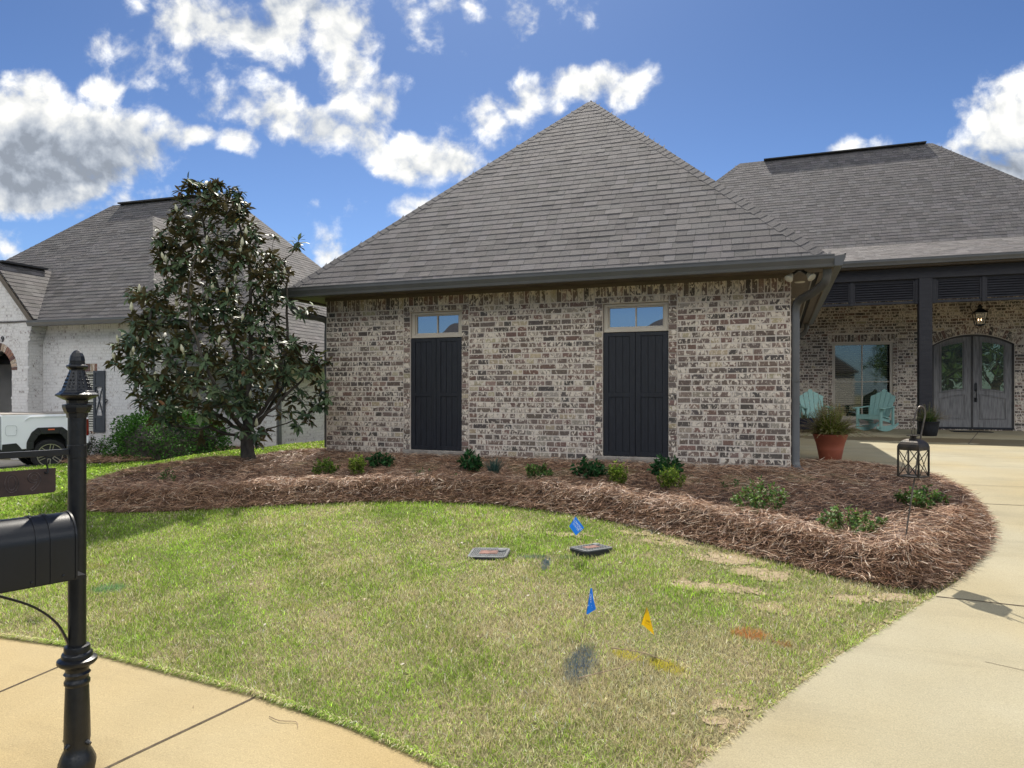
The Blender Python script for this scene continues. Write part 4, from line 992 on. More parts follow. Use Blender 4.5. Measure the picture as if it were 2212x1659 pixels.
def pick(cols, w, n, var=.15):
    w = np.array(w, float)/sum(w); i = RNG.choice(len(cols), n, p=w); c = np.array(cols)[i]
    return np.concatenate([c*(1+RNG.uniform(-var, var, (n, 1))), np.ones((n, 1))], 1)
def rvec(n): return unit(RNG.normal(size=(n, 3)))
M_leaf = lambda nm, rough=.45, trans=.25, back=None, spec=.5: pmat(nm, (1, 1, 1), (.82, .82, .82), 6, rough, spec=spec, tint=True, trans=trans, back=back)
M_mag = M_leaf("magnolia leaf", .46, .12, back=(.120, .100, .050), spec=.20)
M_shrub = M_leaf("shrub leaf", .55, .30, spec=.22)
M_grass = M_leaf("grass blade", .6, .45, spec=.12)
M_needle = pmat("pine needle", (1, 1, 1), (.9, .9, .9), 5, .5, tint=True, spec=.4)
M_bark = pmat("grey bark", (.085, .072, .058), (.040, .034, .028), 18, .95, bump=.8, bscale=60, stretch=(1, 1, .4))
M_twig = pmat("dry twig", (.30, .22, .14), (.18, .13, .08), 30, .9)

# ------------------------------------------------------------------ magnolia
RT, FWD = np.array([.9357, .3528, 0]), np.array([-.3528, .9357, 0])
TB = np.array([-7.40, -1.30, float(bedz(-7.4, -1.3))-.02])
MG = thing('magnolia_tree', 'magnolia tree with glossy dark leaves and pale buds in the pine straw bed', 'tree', TB)
sil = [(4.15, 385, 480), (4.0, 383, 520), (3.85, 380, 540), (3.6, 362, 558), (3.35, 345, 572), (3.1, 334, 606), (2.85, 334, 630), (2.6, 330, 640), (2.45, 300, 640), (2.25, 305, 618), (2.0, 272, 612), (1.75, 256, 680), (1.45, 255, 705), (1.15, 290, 705), (.9, 296, 690), (.65, 330, 700), (.45, 400, 610), (.3, 450, 580)]
sz = np.array([q[0] for q in sil])[::-1]; sL = (np.array([q[1] for q in sil])[::-1]-537)/144.; sR = (np.array([q[2] for q in sil])[::-1]-537)/144.
def mag():
    def tree_pt(a, b_, z): return RT*a+FWD*b_+np.array([0, 0, z])
    pts = []
    tries = 0
    while len(pts) < 700 and tries < 40000:
        tries += 1
        z = rnd.uniform(.3, 4.12); l = np.interp(z, sz, sL)+.10; r_ = np.interp(z, sz, sR)-.10
        if rnd.random() > (r_-l)/3.3+.05: continue
        a = rnd.uniform(l, r_); c = (l+r_)/2; hw = (r_-l)/2
        u = (a-c)/hw; hd = min(1.25, hw*.85)*math.sqrt(max(0, 1-u*u)); w_ = rnd.uniform(-1, 1); b_ = w_*hd
        rr = math.sqrt(u*u+w_*w_*(1-u*u))
        if rnd.random() > .30+.70*rr: continue
        p = 1
        if z < 1.25 and a > .12: p = .34
        if z < .75: p *= .32
        if 1.9 < z < 2.45 and a > .30: p *= .40
        if 2.5 < z < 3.4 and -.35 < a < .05: p *= .55
        if rnd.random() > p: continue
        q = tree_pt(a, b_, z)
        if any((q[0]-o[0])**2+(q[1]-o[1])**2+(q[2]-o[2])**2 < .014 for o in pts[-200:]): continue
        pts.append(q)
    # a few long reaching sprays outside the body
    for (px_, z, b_) in ((640, 3.25, 0), (632, 3.2, .1), (600, 3.3, -.2), (290, 2.5, .1), (300, 2.55, -.1), (282, 2.45, 0), (690, 1.55, -.2), (700, 1.5, .1), (660, 2.25, 0), (668, 2.3, .1), (650, 2.18, -.1), (255, 1.75, 0), (262, 1.8, .15), (700, .95, 0), (690, .85, .1), (655, .72, -.1), (630, .9, 0), (700, 1.2, -.1), (430, 4.12, 0), (400, 4.10, .1), (470, 4.08, 0), (515, 3.98, 0), (390, 4.0, 0)): pts.append(tree_pt((px_-537)/144., b_, z))
    pts = np.array(pts)
    # limbs
    nodes = [np.array([0, 0, 0.0])]; rads = [.115]; par = [-1]
    def add(p, r_, k): nodes.append(np.array(p, float)); rads.append(r_); par.append(k); return len(nodes)-1
    t = add((-.03, .0, .12), .10, 0); t = add((-.06, .02, .30), .088, t); fork = add((-.08, .02, .45), .078, t)
    limbs = [((-.12, .05, 1.0), (-.30, .08, 1.9), (-.55, .05, 2.8), (-.70, 0, 3.7), .045), ((.02, -.05, 1.1), (.05, -.1, 2.0), (.0, -.05, 3.0), (-.25, 0, 3.8), .042), ((-.35, -.15, .85), (-.85, -.3, 1.3), (-1.25, -.35, 1.9), (-1.3, -.2, 2.5), .035), ((-.5, .1, .65), (-1.1, .15, .95), (-1.6, .1, 1.35), (-1.85, .0, 1.65), .032), ((.25, .1, .85), (.45, .15, 1.5), (.55, .1, 2.4), (.5, .1, 3.0), .034), ((.25, -.2, .65), (.6, -.25, 1.0), (.9, -.2, 1.3), (1.08, -.1, 1.5), .028), ((.2, .35, .8), (.3, .7, 1.4), (.1, .85, 2.1), (-.1, .7, 2.8), .03), ((-.3, .45, .8), (-.7, .7, 1.4), (-.9, .7, 2.2), (-.8, .4, 3.0), .03), ((-.1, -.5, .8), (-.3, -.8, 1.4), (-.5, -.85, 2.1), (-.5, -.6, 2.9), .03), ((-.3, -.35, .5), (-.8, -.5, .55), (-1.2, -.4, .75), (-1.55, -.3, 1.0), .022), ((.18, .0, .4), (.45, .0, .55), (.8, .05, .68), (1.1, .1, .92), .015)]
    lst = list(range(len(nodes))); chains = [[0, 1, 2, 3]]
    for L4 in limbs:
        k = fork if L4[0][2] > .55 else 2; ch = [k]; prev = nodes[k]; P4 = [prev]+[tree_pt(*q) for q in L4[:4]]
        cv = curve([Vector(p) for p in P4], 4)[1:]; nn = len(cv)
        for i, p in enumerate(cv):
            j = np.array(p)+RNG.normal(0, .018, 3); k = add(j, L4[4]*(1-.75*i/nn), k); ch.append(k)
        chains.append(ch)
    order = np.argsort([np.linalg.norm(p-np.array([0, 0, 1.2])) for p in pts])
    tipdir = np.zeros((len(pts), 3))
    for oi in order:
        p = pts[oi]; NN = np.array(nodes)
        d = NN-p; dist = np.linalg.norm(d, axis=1); ok = (NN[:, 2] < p[2]+.06) & (NN[:, 2] > .28)
        rad = np.hypot(NN[:, 0]-0, NN[:, 1]); ok &= rad < np.hypot(p[0], p[1])+.12
        cost = dist+np.where(ok, 0, 5)+ .25*np.maximum(0, .25-dist)
        k = int(np.argmin(cost)); q = NN[k]; out = unit((p-np.array([-.1, 0, p[2]-.6]))[None])[0]
        m_ = q+(p-q)*.55+np.array([0, 0, -.10])*np.linalg.norm(p-q)+RNG.normal(0, .012, 3)
        r0 = min(rads[k]*.7, .011); a = add(m_, r0*.8+.001, k); e = add(p, .0045, a); chains.append([k, a, e]); tipdir[oi] = unit((p-m_)[None])[0]
    tb = MB()
    for ci, ch in enumerate(chains):
        P = [Vector(nodes[i]) for i in ch]; Rr = [rads[i] for i in ch]
        if ci > 0: Rr[0] = min(Rr[0], Rr[1]*1.6)
        tb.tube(P, Rr, 10 if ci == 0 else (7 if len(ch) > 4 else 4))
    tb.lathe([(.18, -.06), (.14, .0), (.118, .06)], (0, 0, 0), 12)
    tb.build('trunk', M_bark, MG, smooth=True, ang=80)
    # rosettes of leaves
    pos, dr, nr_, ln, wd = [], [], [], [], []
    for p, td in zip(pts, tipdir):
        ax = Vector(td)*.6+Vector((0, 0, .75)); ax.normalize()
        x = ax.orthogonal().normalized(); y = ax.cross(x); n = rnd.randint(10, 15); ph = rnd.random()*6
        for i in range(n):
            an = ph+i*2.4; el = rnd.uniform(-.75, .45) if i > 2 else rnd.uniform(.3, 1.0)
            r_ = x*math.cos(an)+y*math.sin(an); d_ = (r_*math.cos(el)+ax*math.sin(el)); d_.z -= .12; d_.normalize()
            pos.append(np.array(p)-np.array(ax)*rnd.uniform(0, .07)+np.array(r_)*.01); dr.append(d_); nr_.append((ax*math.cos(el)-r_*math.sin(el)+Vector(rvec(1)[0])*.25)); L_ = rnd.uniform(.095, .17); ln.append(L_); wd.append(L_*rnd.uniform(.34, .42))
    n = len(pos)
    c = pick([(.074, .112, .052), (.050, .082, .044), (.105, .140, .060), (.075, .080, .020), (.30, .22, .03), (.16, .075, .03)], [50, 30, 16, 2.2, .35, .8], n, .2)
    leaves('crown', np.array(pos), np.array(dr), np.array(nr_), np.array(ln), np.array(wd), c, M_mag, MG)
    # buds: pale ovals on some outer tips
    Mb = pmat("pale bud", (.50, .47, .33), (.42, .42, .27), 20, .6)
    near = [i for i in range(len(pts)) if pts[i] @ FWD < -.12 or pts[i][2] > 3.6]; rnd.shuffle(near); near.sort(key=lambda i: -(rnd.random()-.45*(pts[i][2] > 3.6)))
    for i in near[:46]:
        b = MB(); a = Vector(tipdir[i])*.25+Vector((0, 0, 1)); p = Vector(pts[i])+a*.035; b.T = Matrix.Translation(p) @ a.to_track_quat('Z', 'Y').to_matrix().to_4x4(); k = rnd.uniform(.9, 1.2)
        b.lathe([(.004, 0), (.006, .03), (.016*k, .045), (.023*k, .065), (.021*k, .09), (.011*k, .115*k), (.002, .135*k)], (0, 0, 0), 8)
        b.build('flower_bud', Mb, MG, smooth=True)
mag()

# ------------------------------------------------------------------ shrubs of the bed
def shrub(name, label, cat, x, y, w, h, kind, z=None, group=None):
    z = float(bedz(x, y))-.01 if z is None else z
    T = thing(name, label, cat, (x, y, z), rnd.uniform(0, 6), group)
    if kind == 'box':   col, wt, L_, n, shp = [(.12, .21, .026), (.07, .14, .022), (.24, .33, .05)], [5, 5, 3], (.020, .034), 1100, 'rhomb'
    if kind == 'lime':  col, wt, L_, n, shp = [(.21, .31, .035), (.12, .20, .026), (.40, .46, .08)], [6, 4, 3], (.019, .032), 1200, 'rhomb'
    if kind == 'dark':  col, wt, L_, n, shp = [(.030, .10, .030), (.045, .13, .035), (.02, .065, .02)], [5, 3, 3], (.045, .075), 420, 'oval'
    if kind == 'rose':  col, wt, L_, n, shp = [(.10, .20, .04), (.17, .27, .06), (.16, .10, .05), (.06, .12, .035)], [5, 3, 2, 3], (.024, .042), 950, 'oval'
    if kind == 'sprig': col, wt, L_, n, shp = [(.07, .14, .035), (.10, .18, .05)], [5, 3], (.022, .036), 150, 'oval'
    if kind == 'big':   col, wt, L_, n, shp = [(.065, .17, .025), (.10, .24, .04), (.04, .11, .02)], [5, 3, 3], (.05, .085), 9500, 'oval'
    if kind == 'loose': col, wt, L_, n, shp = [(.05, .09, .035), (.09, .13, .05), (.03, .055, .025)], [5, 3, 3], (.03, .06), 1300, 'oval'
    ns = {'box': 26, 'lime': 30, 'dark': 22, 'rose': 24, 'sprig': 7, 'big': 60, 'loose': 40}[kind]
    st = MB(); tips = []; P = []; D = []
    for i in range(ns):
        an = rnd.random()*6.283; sp = math.sqrt(rnd.random())*(1 if kind != 'lime' else .85)
        tx, ty = math.cos(an)*sp*w/2, math.sin(an)*sp*w/2; tz = h*(1-.55*sp*sp)*rnd.uniform(.72, 1.05)
        if kind in ('lime', 'box'): tz = h*(1-.35*sp*sp)*rnd.uniform(.7, 1.05)
        a = Vector((tx*.15, ty*.15, 0)); bq = Vector((tx*.75, ty*.75, tz*.5)); cq = Vector((tx, ty, tz))
        if kind in ('rose', 'sprig', 'loose', 'dark', 'lime', 'box'): st.tube([a, bq, cq], [.004, .003, .0015], 4)
        tips.append(cq); per = n//ns
        for k in range(per):
            t = rnd.uniform(.25, 1.02)**.7; q = (a.lerp(bq, t*2) if t < .5 else bq.lerp(cq, t*2-1))
            j = Vector(rvec(1)[0]); s_ = {'dark': .03, 'rose': .022, 'sprig': .02, 'big': .11, 'loose': .05}.get(kind, .014); q = q+j*rnd.random()*s_
            P.append(q); D.append((j+Vector((tx, ty, tz*.4)).normalized()*.5))
    if kind == 'big':  # dense dome: leaves on a lumpy shell
        P, D = [], []
        for i in range(n):
            v = Vector(rvec(1)[0]); v.z = abs(v.z); lump = 1+.10*math.sin(v.x*7+2)*math.sin(v.y*6)+.07*math.sin(v.z*11+v.x*9); r_ = rnd.uniform(.80, 1.0)*lump
            sq = (1-.25*v.z)
            P.append(Vector((v.x*w/2*r_, v.y*w*.36*r_, max(.03, (v.z**.75)*h*r_)))); D.append(v+Vector(rvec(1)[0])*.8)
        core = MB(); core.lathe([(.02, 0), (w*.36, .02), (w*.38, h*.4), (w*.27, h*.68), (.02, h*.80)], (0, 0, 0), 18); 
        for i, vv in enumerate(core.v): core.v[i] = (vv[0], vv[1]*.72, vv[2])
        core.build('stems', M_bark, T)
    P = np.array(P); D = np.array(D); m = len(P); L2 = RNG.uniform(*L_, m)
    nr_ = unit(np.stack([RNG.normal(0, .5, m), RNG.normal(0, .5, m), np.ones(m)], 1))
    c = pick(col, wt, m, .2)
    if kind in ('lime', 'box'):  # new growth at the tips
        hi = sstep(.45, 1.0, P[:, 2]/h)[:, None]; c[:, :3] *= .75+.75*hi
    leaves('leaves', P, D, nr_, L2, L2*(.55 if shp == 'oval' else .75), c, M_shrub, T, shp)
    if st.v: st.build('stems', M_twig, T)
    return T, tips
def bloom(T, p, col, r_=.018):
    b = MB()
    for i in range(9):
        an = i*2.4; rr = r_*(.35+.07*i); b.T = Matrix.Translation(Vector(p)) @ Matrix.Rotation(an, 4, 'Z') @ Matrix.Rotation(-.5, 4, 'Y')
        b.poly([(0, 0, 0), (rr*.5, -rr*.45, .004), (rr, -rr*.2, .006), (rr, rr*.2, .006), (rr*.5, rr*.45, .004)])
    b.build('flower', pmat('petal '+str(col), col, tuple(x*.85 for x in col), 30, .6), T)
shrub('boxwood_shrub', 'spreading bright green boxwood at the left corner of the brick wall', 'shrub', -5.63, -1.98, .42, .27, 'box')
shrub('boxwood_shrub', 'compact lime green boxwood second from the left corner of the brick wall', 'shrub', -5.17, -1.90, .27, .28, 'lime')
shrub('hydrangea_shrub', 'dark green leafy shrub against the wall just left of the left black shutters', 'shrub', -5.22, -1.22, .36, .25, 'dark')
shrub('hydrangea_shrub', 'dark green leafy shrub right of the left black shutters beside a grass tuft', 'shrub', -3.90, -1.22, .30, .28, 'dark')
shrub('hydrangea_shrub', 'wide dark green leafy shrub left of the right black shutters', 'shrub', -2.30, -1.30, .44, .26, 'dark')
shrub('hydrangea_shrub', 'dark green leafy shrub under the right black shutters behind a lime boxwood', 'shrub', -1.42, -.95, .40, .27, 'dark')
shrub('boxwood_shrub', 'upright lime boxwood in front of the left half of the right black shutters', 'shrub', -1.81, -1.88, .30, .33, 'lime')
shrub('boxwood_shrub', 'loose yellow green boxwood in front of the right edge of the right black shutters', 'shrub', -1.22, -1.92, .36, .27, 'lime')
shrub('rose_bush', 'tiny leafy rose sprig in the pine straw before the left black shutters', 'rose bush', -4.14, -2.07, .24, .13, 'sprig')
shrub('rose_bush', 'faint low green sprig in the shaded straw beside a tiny rose sprig', 'rose bush', -3.86, -1.85, .22, .09, 'sprig')
shrub('rose_bush', 'small open rose bush midway between the two pairs of black shutters', 'rose bush', -2.69, -2.02, .36, .22, 'rose')
shrub('ground_cover_plant', 'low dim green plant in the shaded straw below the right end of the brick wall', 'plant', -.55, -1.72, .48, .11, 'sprig')
t_, tp = shrub('rose_bush', 'largest rose bush with reddish young tips in the sunlit straw', 'rose bush', -.29, -2.80, .50, .36, 'rose')
t_, tp = shrub('rose_bush', 'wide low rose bush with pink blooms left of the shepherd hook', 'rose bush', .42, -3.22, .56, .26, 'rose')
bloom(t_, (tp[0].x*.3, tp[0].y*.3, .19), (.85, .30, .28)); bloom(t_, (tp[1].x, tp[1].y, tp[1].z*.9), (.8, .2, .2)); bloom(t_, (tp[5].x, tp[5].y, tp[5].z+.01), (.85, .4, .36))
t_, tp = shrub('rose_bush', 'low rose bush with one pink bloom behind the shepherd hook', 'rose bush', 1.06, -2.45, .44, .20, 'rose')
bloom(t_, (tp[2].x*.6, tp[2].y*.6, .14), (.9, .42, .36), .022)
shrub('rose_bush', 'thin upright rose sprout at the left end of the straw bed', 'rose bush', -7.26, -2.90, .20, .25, 'sprig')
shrub('rose_bush', 'small flat green sprout in the straw left of the magnolia trunk', 'rose bush', -6.85, -2.75, .16, .10, 'sprig')
# tuft of blue green grass
T = thing('ornamental_grass', 'blue green ornamental grass tuft between the two pairs of black shutters', 'ornamental grass', (-3.43, -1.55, float(bedz(-3.43, -1.55))-.01))
n = 420; an = RNG.uniform(0, 6.283, n); le = RNG.uniform(.16, .30, n); ou = RNG.uniform(.05, .75, n); t = np.linspace(0, 1, 5)
P = np.zeros((n, 5, 3)); 
for k in range(5):
    P[:, k, 0] = np.cos(an)*(.02+ou*le*t[k]**1.3); P[:, k, 1] = np.sin(an)*(.02+ou*le*t[k]**1.3); P[:, k, 2] = le*(t[k]*(1-.25*ou*t[k]))
ribbons('blades', P, np.tile(np.array([1, 1, .8, .6, .1])*.0016, (n, 1)), np.stack([-np.sin(an), np.cos(an), 0*an], 1), rgba((.06, .13, .105), n, .3), M_shrub, T)
# the neighbour's shrubs
def nloc(x, y, z=0): 
    v = Vector((x*NS, y*NS, z*NS)); v.rotate(Matrix.Rotation(NR_, 3, 'Z')); return NL+v
p = nloc(4.9, -.45); T_, tp = shrub('azalea_shrub', 'broad dense green shrub against the white brick house behind the magnolia', 'shrub', p.x, p.y, 3.5, 1.22, 'big', z=float(gh(p.x, p.y)))
T_.rotation_euler = (0, 0, NR_)
p = nloc(2.15, -.15); shrub('holly_shrub', 'loose grey green shrub below the neighbour window behind the truck', 'shrub', p.x, p.y, 1.5, .72, 'loose', z=float(gh(p.x, p.y)))

# ------------------------------------------------------------------ pine straw
def rand_in(poly, n):
    x0, x1 = min(p[0] for p in poly), max(p[0] for p in poly); y0, y1 = min(p[1] for p in poly), max(p[1] for p in poly)
    out = []
    while sum(len(o) for o in out) < n:
        q = RNG.uniform((x0, y0), (x1, y1), (n*2, 2)); out.append(q[inpoly(q[:, 0], q[:, 1], poly)])
    return np.concatenate(out)[:n]
def straw(name, poly, n, zfun, lenr=(.10, .22), wdt=.0016, edge=.5, pal=None, outz=.0, thick=.05):
    q = rand_in(poly, int(n*(1-edge)))
    # more along the rim
    P = np.array(poly); seg = np.roll(P, -1, 0)-P; sl_ = np.hypot(*seg.T); m = n-len(q)
    i = RNG.choice(len(P), m, p=sl_/sl_.sum()); e = P[i]+seg[i]*RNG.random((m, 1)); nrm = np.stack([-seg[i][:, 1], seg[i][:, 0]], 1)/sl_[i][:, None]
    cen = np.stack([e[:, 0]+nrm[:, 0]*.1, e[:, 1]+nrm[:, 1]*.1], 1); ins = inpoly(cen[:, 0], cen[:, 1], poly); nrm[~ins] *= -1
    dist = RNG.uniform(-.01, .24, m); q2 = e+nrm*dist[:, None]
    x = np.concatenate([q[:, 0], q2[:, 0]]); y = np.concatenate([q[:, 1], q2[:, 1]]); N_ = len(x)
    ed = np.concatenate([np.full(len(q), 9.), dist]); onrm = np.concatenate([np.zeros_like(q), -nrm])
    an = RNG.uniform(0, 6.283, N_); L_ = RNG.uniform(*lenr, N_); k = 5; t = np.linspace(-.5, .5, k)
    bend = RNG.normal(0, 1.0, N_); pit = RNG.normal(0, .28, N_)+np.where(RNG.random(N_) < .07, .5, 0)
    base = RNG.uniform(0, thick, N_)+.006
    rim = ed < .12
    PP = np.zeros((N_, k, 3))
    for j in range(k):
        a_ = an+bend*t[j]; dx = np.cos(a_); dy = np.sin(a_)
        PP[:, j, 0] = x+dx*L_*t[j]; PP[:, j, 1] = y+dy*L_*t[j]
    inside = inpoly(PP[:, :, 0].ravel(), PP[:, :, 1].ravel(), poly).reshape(N_, k)
    z0 = zfun(x, y); hgt = z0-gh(x, y)
    zz = zfun(PP[:, :, 0].ravel(), PP[:, :, 1].ravel()).reshape(N_, k)
    blend = np.where(ed < .2, .9, .65)[:, None]
    PP[:, :, 2] = zz*(1-blend)+z0[:, None]*blend + base[:, None]+ (pit*L_)[:, None]*t[None]*.8 - .010*(t[None]*2)**2
    PP[:, :, 2] = np.maximum(PP[:, :, 2], gh(PP[:, :, 0], PP[:, :, 1])+.016)
    vv = np.stack([np.cos(an+1.57), np.sin(an+1.57), RNG.normal(0, .9, N_)], 1); vv = unit(vv)
    pal = pal or ([(.38, .215, .125), (.25, .135, .078), (.53, .345, .215), (.12, .07, .045), (.70, .55, .40)], [6, 5, 5, 4, 1.6])
    c = pick(pal[0], pal[1], N_, .22)
    W = np.tile(np.array([.6, 1, 1, .9, .4])*wdt, (N_, 1))*RNG.uniform(.7, 1.3, (N_, 1))
    return ribbons(name, PP, W, vv, c, M_needle)
o = straw('pine_straw', BED, 92000, bedz, wdt=.0019); tag(o, 'brown pine straw mulch piled in the curved bed before the brick wall', 'pine straw', kind='stuff')
o = straw('pine_straw', NBED, 16000, lambda x, y: gh(x, y)+.04, lenr=(.2, .4), wdt=.006, edge=.2); tag(o, 'dark straw mulch along the foot of the white brick house', 'pine straw', kind='stuff')

# ------------------------------------------------------------------ lawn
ELL = [  # bare soil: x, y, a, b, strength
 (-.52, -3.78, .30, .11, .95), (-.25, -4.06, .20, .12, .9), (-.72, -4.42, .22, .08, .85), (-.40, -4.42, .18, .08, .7), (-.2, -4.7, .14, .05, .6), (-.95, -3.45, .30, .10, .55), (.35, -4.4, .16, .07, .7), (.62, -4.28, .12, .06, .9), (-.35, -6.1, .12, .2, .55), (-1.9, -3.45, .3, .06, .3), (-1.3, -3.25, .3, .06, .5)]
def lumpy(x, y, f, s=0):
    return (np.sin(x*f*1.7+1.3+s)*np.sin(y*f*1.3+.7-s)+np.sin(x*f*.6+y*f*1.1+2.1+s)+np.sin(x*f*2.9-y*f*2.3+s*2)*.6+np.sin(x*f*5.1+y*f*4.3)*.35)/2.6
def lawn_bare(x, y):
    d = np.zeros_like(x)
    for (cx, cy, a, b_, s_) in ELL:
        e = ((x-cx)/a)**2+((y-cy)/b_)**2+.9*lumpy(x, y, 9, cx); d = np.maximum(d, s_*sstep(1.2, .5, e))
    ed = pdist(x, y, DRIVE); d = np.maximum(d, .7*sstep(.10, .0, ed+.06*lumpy(x, y, 6))*(y > -7)); 
    d = np.maximum(d, .55*sstep(.35, .8, lumpy(x, y, 5, 3.3))*sstep(-2.6, -.6, x)*sstep(-3.2, -3.6, y))
    return d*.86
def paint(x, y, c):
    def put(cx, cy, a, b_, rot, col, s_):
        cr, sr = math.cos(rot), math.sin(rot); u = ((x-cx)*cr+(y-cy)*sr)/a; v = (-(x-cx)*sr+(y-cy)*cr)/b_
        m = s_*sstep(1.5, .45, u*u+v*v+RNG.normal(0, .22, len(x))); c[:, :3] = c[:, :3]*(1-m[:, None])+np.array(col)*m[:, None]
    put(-1.18, -5.80, .085, .21, .1, (.03, .085, .18), .82); put(-1.88, -4.27, .035, .15, .2, (.035, .10, .20), .85); put(-2.03, -4.14, .13, .04, .3, (.05, .13, .19), .65); put(-1.75, -4.08, .11, .04, .5, (.05, .13, .15), .4)
    put(-.95, -5.63, .10, .05, -.4, (.62, .54, .02), .85); put(-.72, -5.70, .11, .06, -.4, (.62, .54, .02), .8); put(-.30, -5.16, .11, .07, -.1, (.60, .19, .05), .8); put(-.12, -5.24, .07, .03, -.3, (.5, .15, .04), .6)
    put(-4.95, -5.66, .13, .09, .3, (.05, .30, .16), .55); put(-3.29, -5.56, .12, .06, 0, (.30, .30, .04), .4); put(-5.55, -5.3, .12, .06, 0, (.32, .30, .04), .4)
    return c
def lawn_color(x, y, n):
    dry = np.clip(.36+.50*lumpy(x, y, 1.9)+.26*lumpy(x, y, 6.5, 2)+.18*sstep(-4.6, -5.8, y)+.22*sstep(-2.5, -.2, x)+.10*lumpy(x, y, 17, 4), 0, 1)*sstep(-10.5, -7.5, x)
    straw_ = RNG.random(n) < (.06+.60*dry*sstep(-7.5, -2.5, x*1.0)+.25*dry)
    g = np.array([(.245, .375, .050)])*np.exp(RNG.normal(0, .42, (n, 1)))*(1+.25*lumpy(x, y, 4.2, 9))[:, None]*(1+RNG.uniform(-.08, .08, (n, 3))); g = g*(1-.15*dry[:, None])+np.array([(.36, .36, .07)])*.40*dry[:, None]
    s_ = np.minimum(np.array([(.60, .52, .30)])*np.exp(RNG.normal(0, .38, (n, 1))), .82)
    c = np.where(straw_[:, None], s_, g); c = np.concatenate([c, np.ones((n, 1))], 1)
    return paint(x, y, c)
METER = [(-1.61, -3.86, .19), (-2.41, -4.2, .15)]
def grass(name, box, dens, lenr, wdt, seed, excl, label, jag=.35, minlen=0):
    x0, x1, y0, y1 = box; n = int((x1-x0)*(y1-y0)*dens)
    x = RNG.uniform(x0, x1, n); y = RNG.uniform(y0, y1, n)
    # only where the street view could show it
    dx, dy = x-CAM.x, y-CAM.y; d = dx*FWD[0]+dy*FWD[1]; l = dx*RT[0]+dy*RT[1]
    k = (d > 1.6) & (np.abs(l) < d*.86+.8)
    for p in excl: k &= ~inpoly(x, y, p)
    keepp = np.clip(3.6/np.maximum(d, 3.6), .22, 1) if seed == 1 else 1
    ew = pdist(x, y, WALK[1:9], False); k &= (RNG.random(n) < keepp)
    k &= RNG.random(n) > lawn_bare(x, y)*1.02
    for (mx, my, r_) in METER: k &= np.hypot(x-mx, y-my) > r_*rnd.uniform(.9, 1)
    k &= RNG.random(n) > .4*sstep(.45, 1.0, lumpy(x, y, 8, 7))
    x, y, d, ew = x[k], y[k], d[k], ew[k]; n = len(x)
    far = np.maximum(1, d/4.2)
    L_ = RNG.uniform(*lenr, n)*(.75+.35*lumpy(x, y, 3.3, 5)+.2)*(1+.25*(RNG.random(n) < .06)); an = RNG.uniform(0, 6.283, n); lean = RNG.uniform(.2, 1.5, n)
    rim = ew < .035; L_ = np.where(rim, L_*1.35, L_); an = np.where(rim, RNG.normal(-1.6, .7, n), an)
    t = np.array([0, .45, 1.0]); P = np.zeros((n, 3, 3)); z = gh(x, y)-.006
    for j in range(3):
        P[:, j, 0] = x+np.cos(an)*L_*np.sin(lean)*t[j]**1.5; P[:, j, 1] = y+np.sin(an)*L_*np.sin(lean)*t[j]**1.5; P[:, j, 2] = z+L_*np.cos(lean*.9)*(t[j]-.12*t[j]**2)
    W = np.array([1, .85, .12])[None]*(wdt*far*RNG.uniform(.7, 1.3, n))[:, None]
    s2 = an+1.57+RNG.normal(0, .6, n); side = np.stack([np.cos(s2), np.sin(s2), 0*s2], 1)
    o = ribbons(name, P, W, side, lawn_color(x, y, n), M_grass); tag(o, label, 'lawn', kind='stuff'); return n
E1 = [BED, WALK, DRIVE, NBED, NDRIVE]
M_sand = pmat("sandy soil", (.34, .265, .165), (.25, .19, .11), 9, .95, bump=.8, bscale=70)
b = MB()
def blob(x, y, r_):
    k_ = 9; ph = rnd.random()*6; e = rnd.uniform(.45, 1.0); ro = rnd.random()*3
    P = []
    for i in range(k_):
        a = 2*math.pi*i/k_; q = r_*rnd.uniform(.6, 1.25); u, v = q*math.cos(a), q*e*math.sin(a); X_, Y_ = x+u*math.cos(ro)-v*math.sin(ro), y+u*math.sin(ro)+v*math.cos(ro)
        if inpoly(X_, Y_, BED) or inpoly(X_, Y_, DRIVE): return
        P.append((X_, Y_, float(gh(X_, Y_))-.006+rnd.uniform(-.002, .004)))
    b.poly(P, (*(np.array([1, .93, .85])*rnd.uniform(.75, 1.15)), 1))
for (cx, cy, a_, b_, s_) in ELL:
    for _ in range(int(30*s_*(a_*b_/.02)**.6)+4):
        t_ = rnd.random()*6.28; q = math.sqrt(rnd.random())*.95; blob(cx+a_*q*math.cos(t_), cy+b_*q*math.sin(t_), rnd.uniform(.022, .085))
edge_ = [(-.50, -6.6), (-.38, -6.40), (-.12, -5.94), (.22, -5.30), (.50, -4.86), (.86, -4.26)]
for (p, q) in zip(edge_, edge_[1:]):
    for _ in range(26):
        t_ = rnd.random(); blob(p[0]+(q[0]-p[0])*t_-abs(rnd.gauss(0, .05)), p[1]+(q[1]-p[1])*t_, rnd.uniform(.012, .045))
o = b.build('bare_soil', pmat("sandy soil", (.50, .39, .26), (.36, .27, .17), 9, .95, bump=.8, bscale=70, tint=True)); tag(o, 'bare sandy soil showing through thin grass near the driveway', 'bare soil', kind='stuff')
wk = WALK[1:9]
sheet('edge_shadow_strip', wk+[(x, y-.016-.008*math.sin(i*2.1)) for i, (x, y) in enumerate(wk)][::-1], .0175, pmat("painted edge shadow", (.05, .04, .025), (.025, .02, .012), 30, .95), .2)  # dark strip painted along the walk in place of the lawn edge's shadow
n1 = grass('grass', (-9.5, 1.2, -7.6, -2.2), 15500, (.018, .048), .0017, 1, E1, 'front lawn of mixed green and straw coloured grass sloping to the sidewalk')
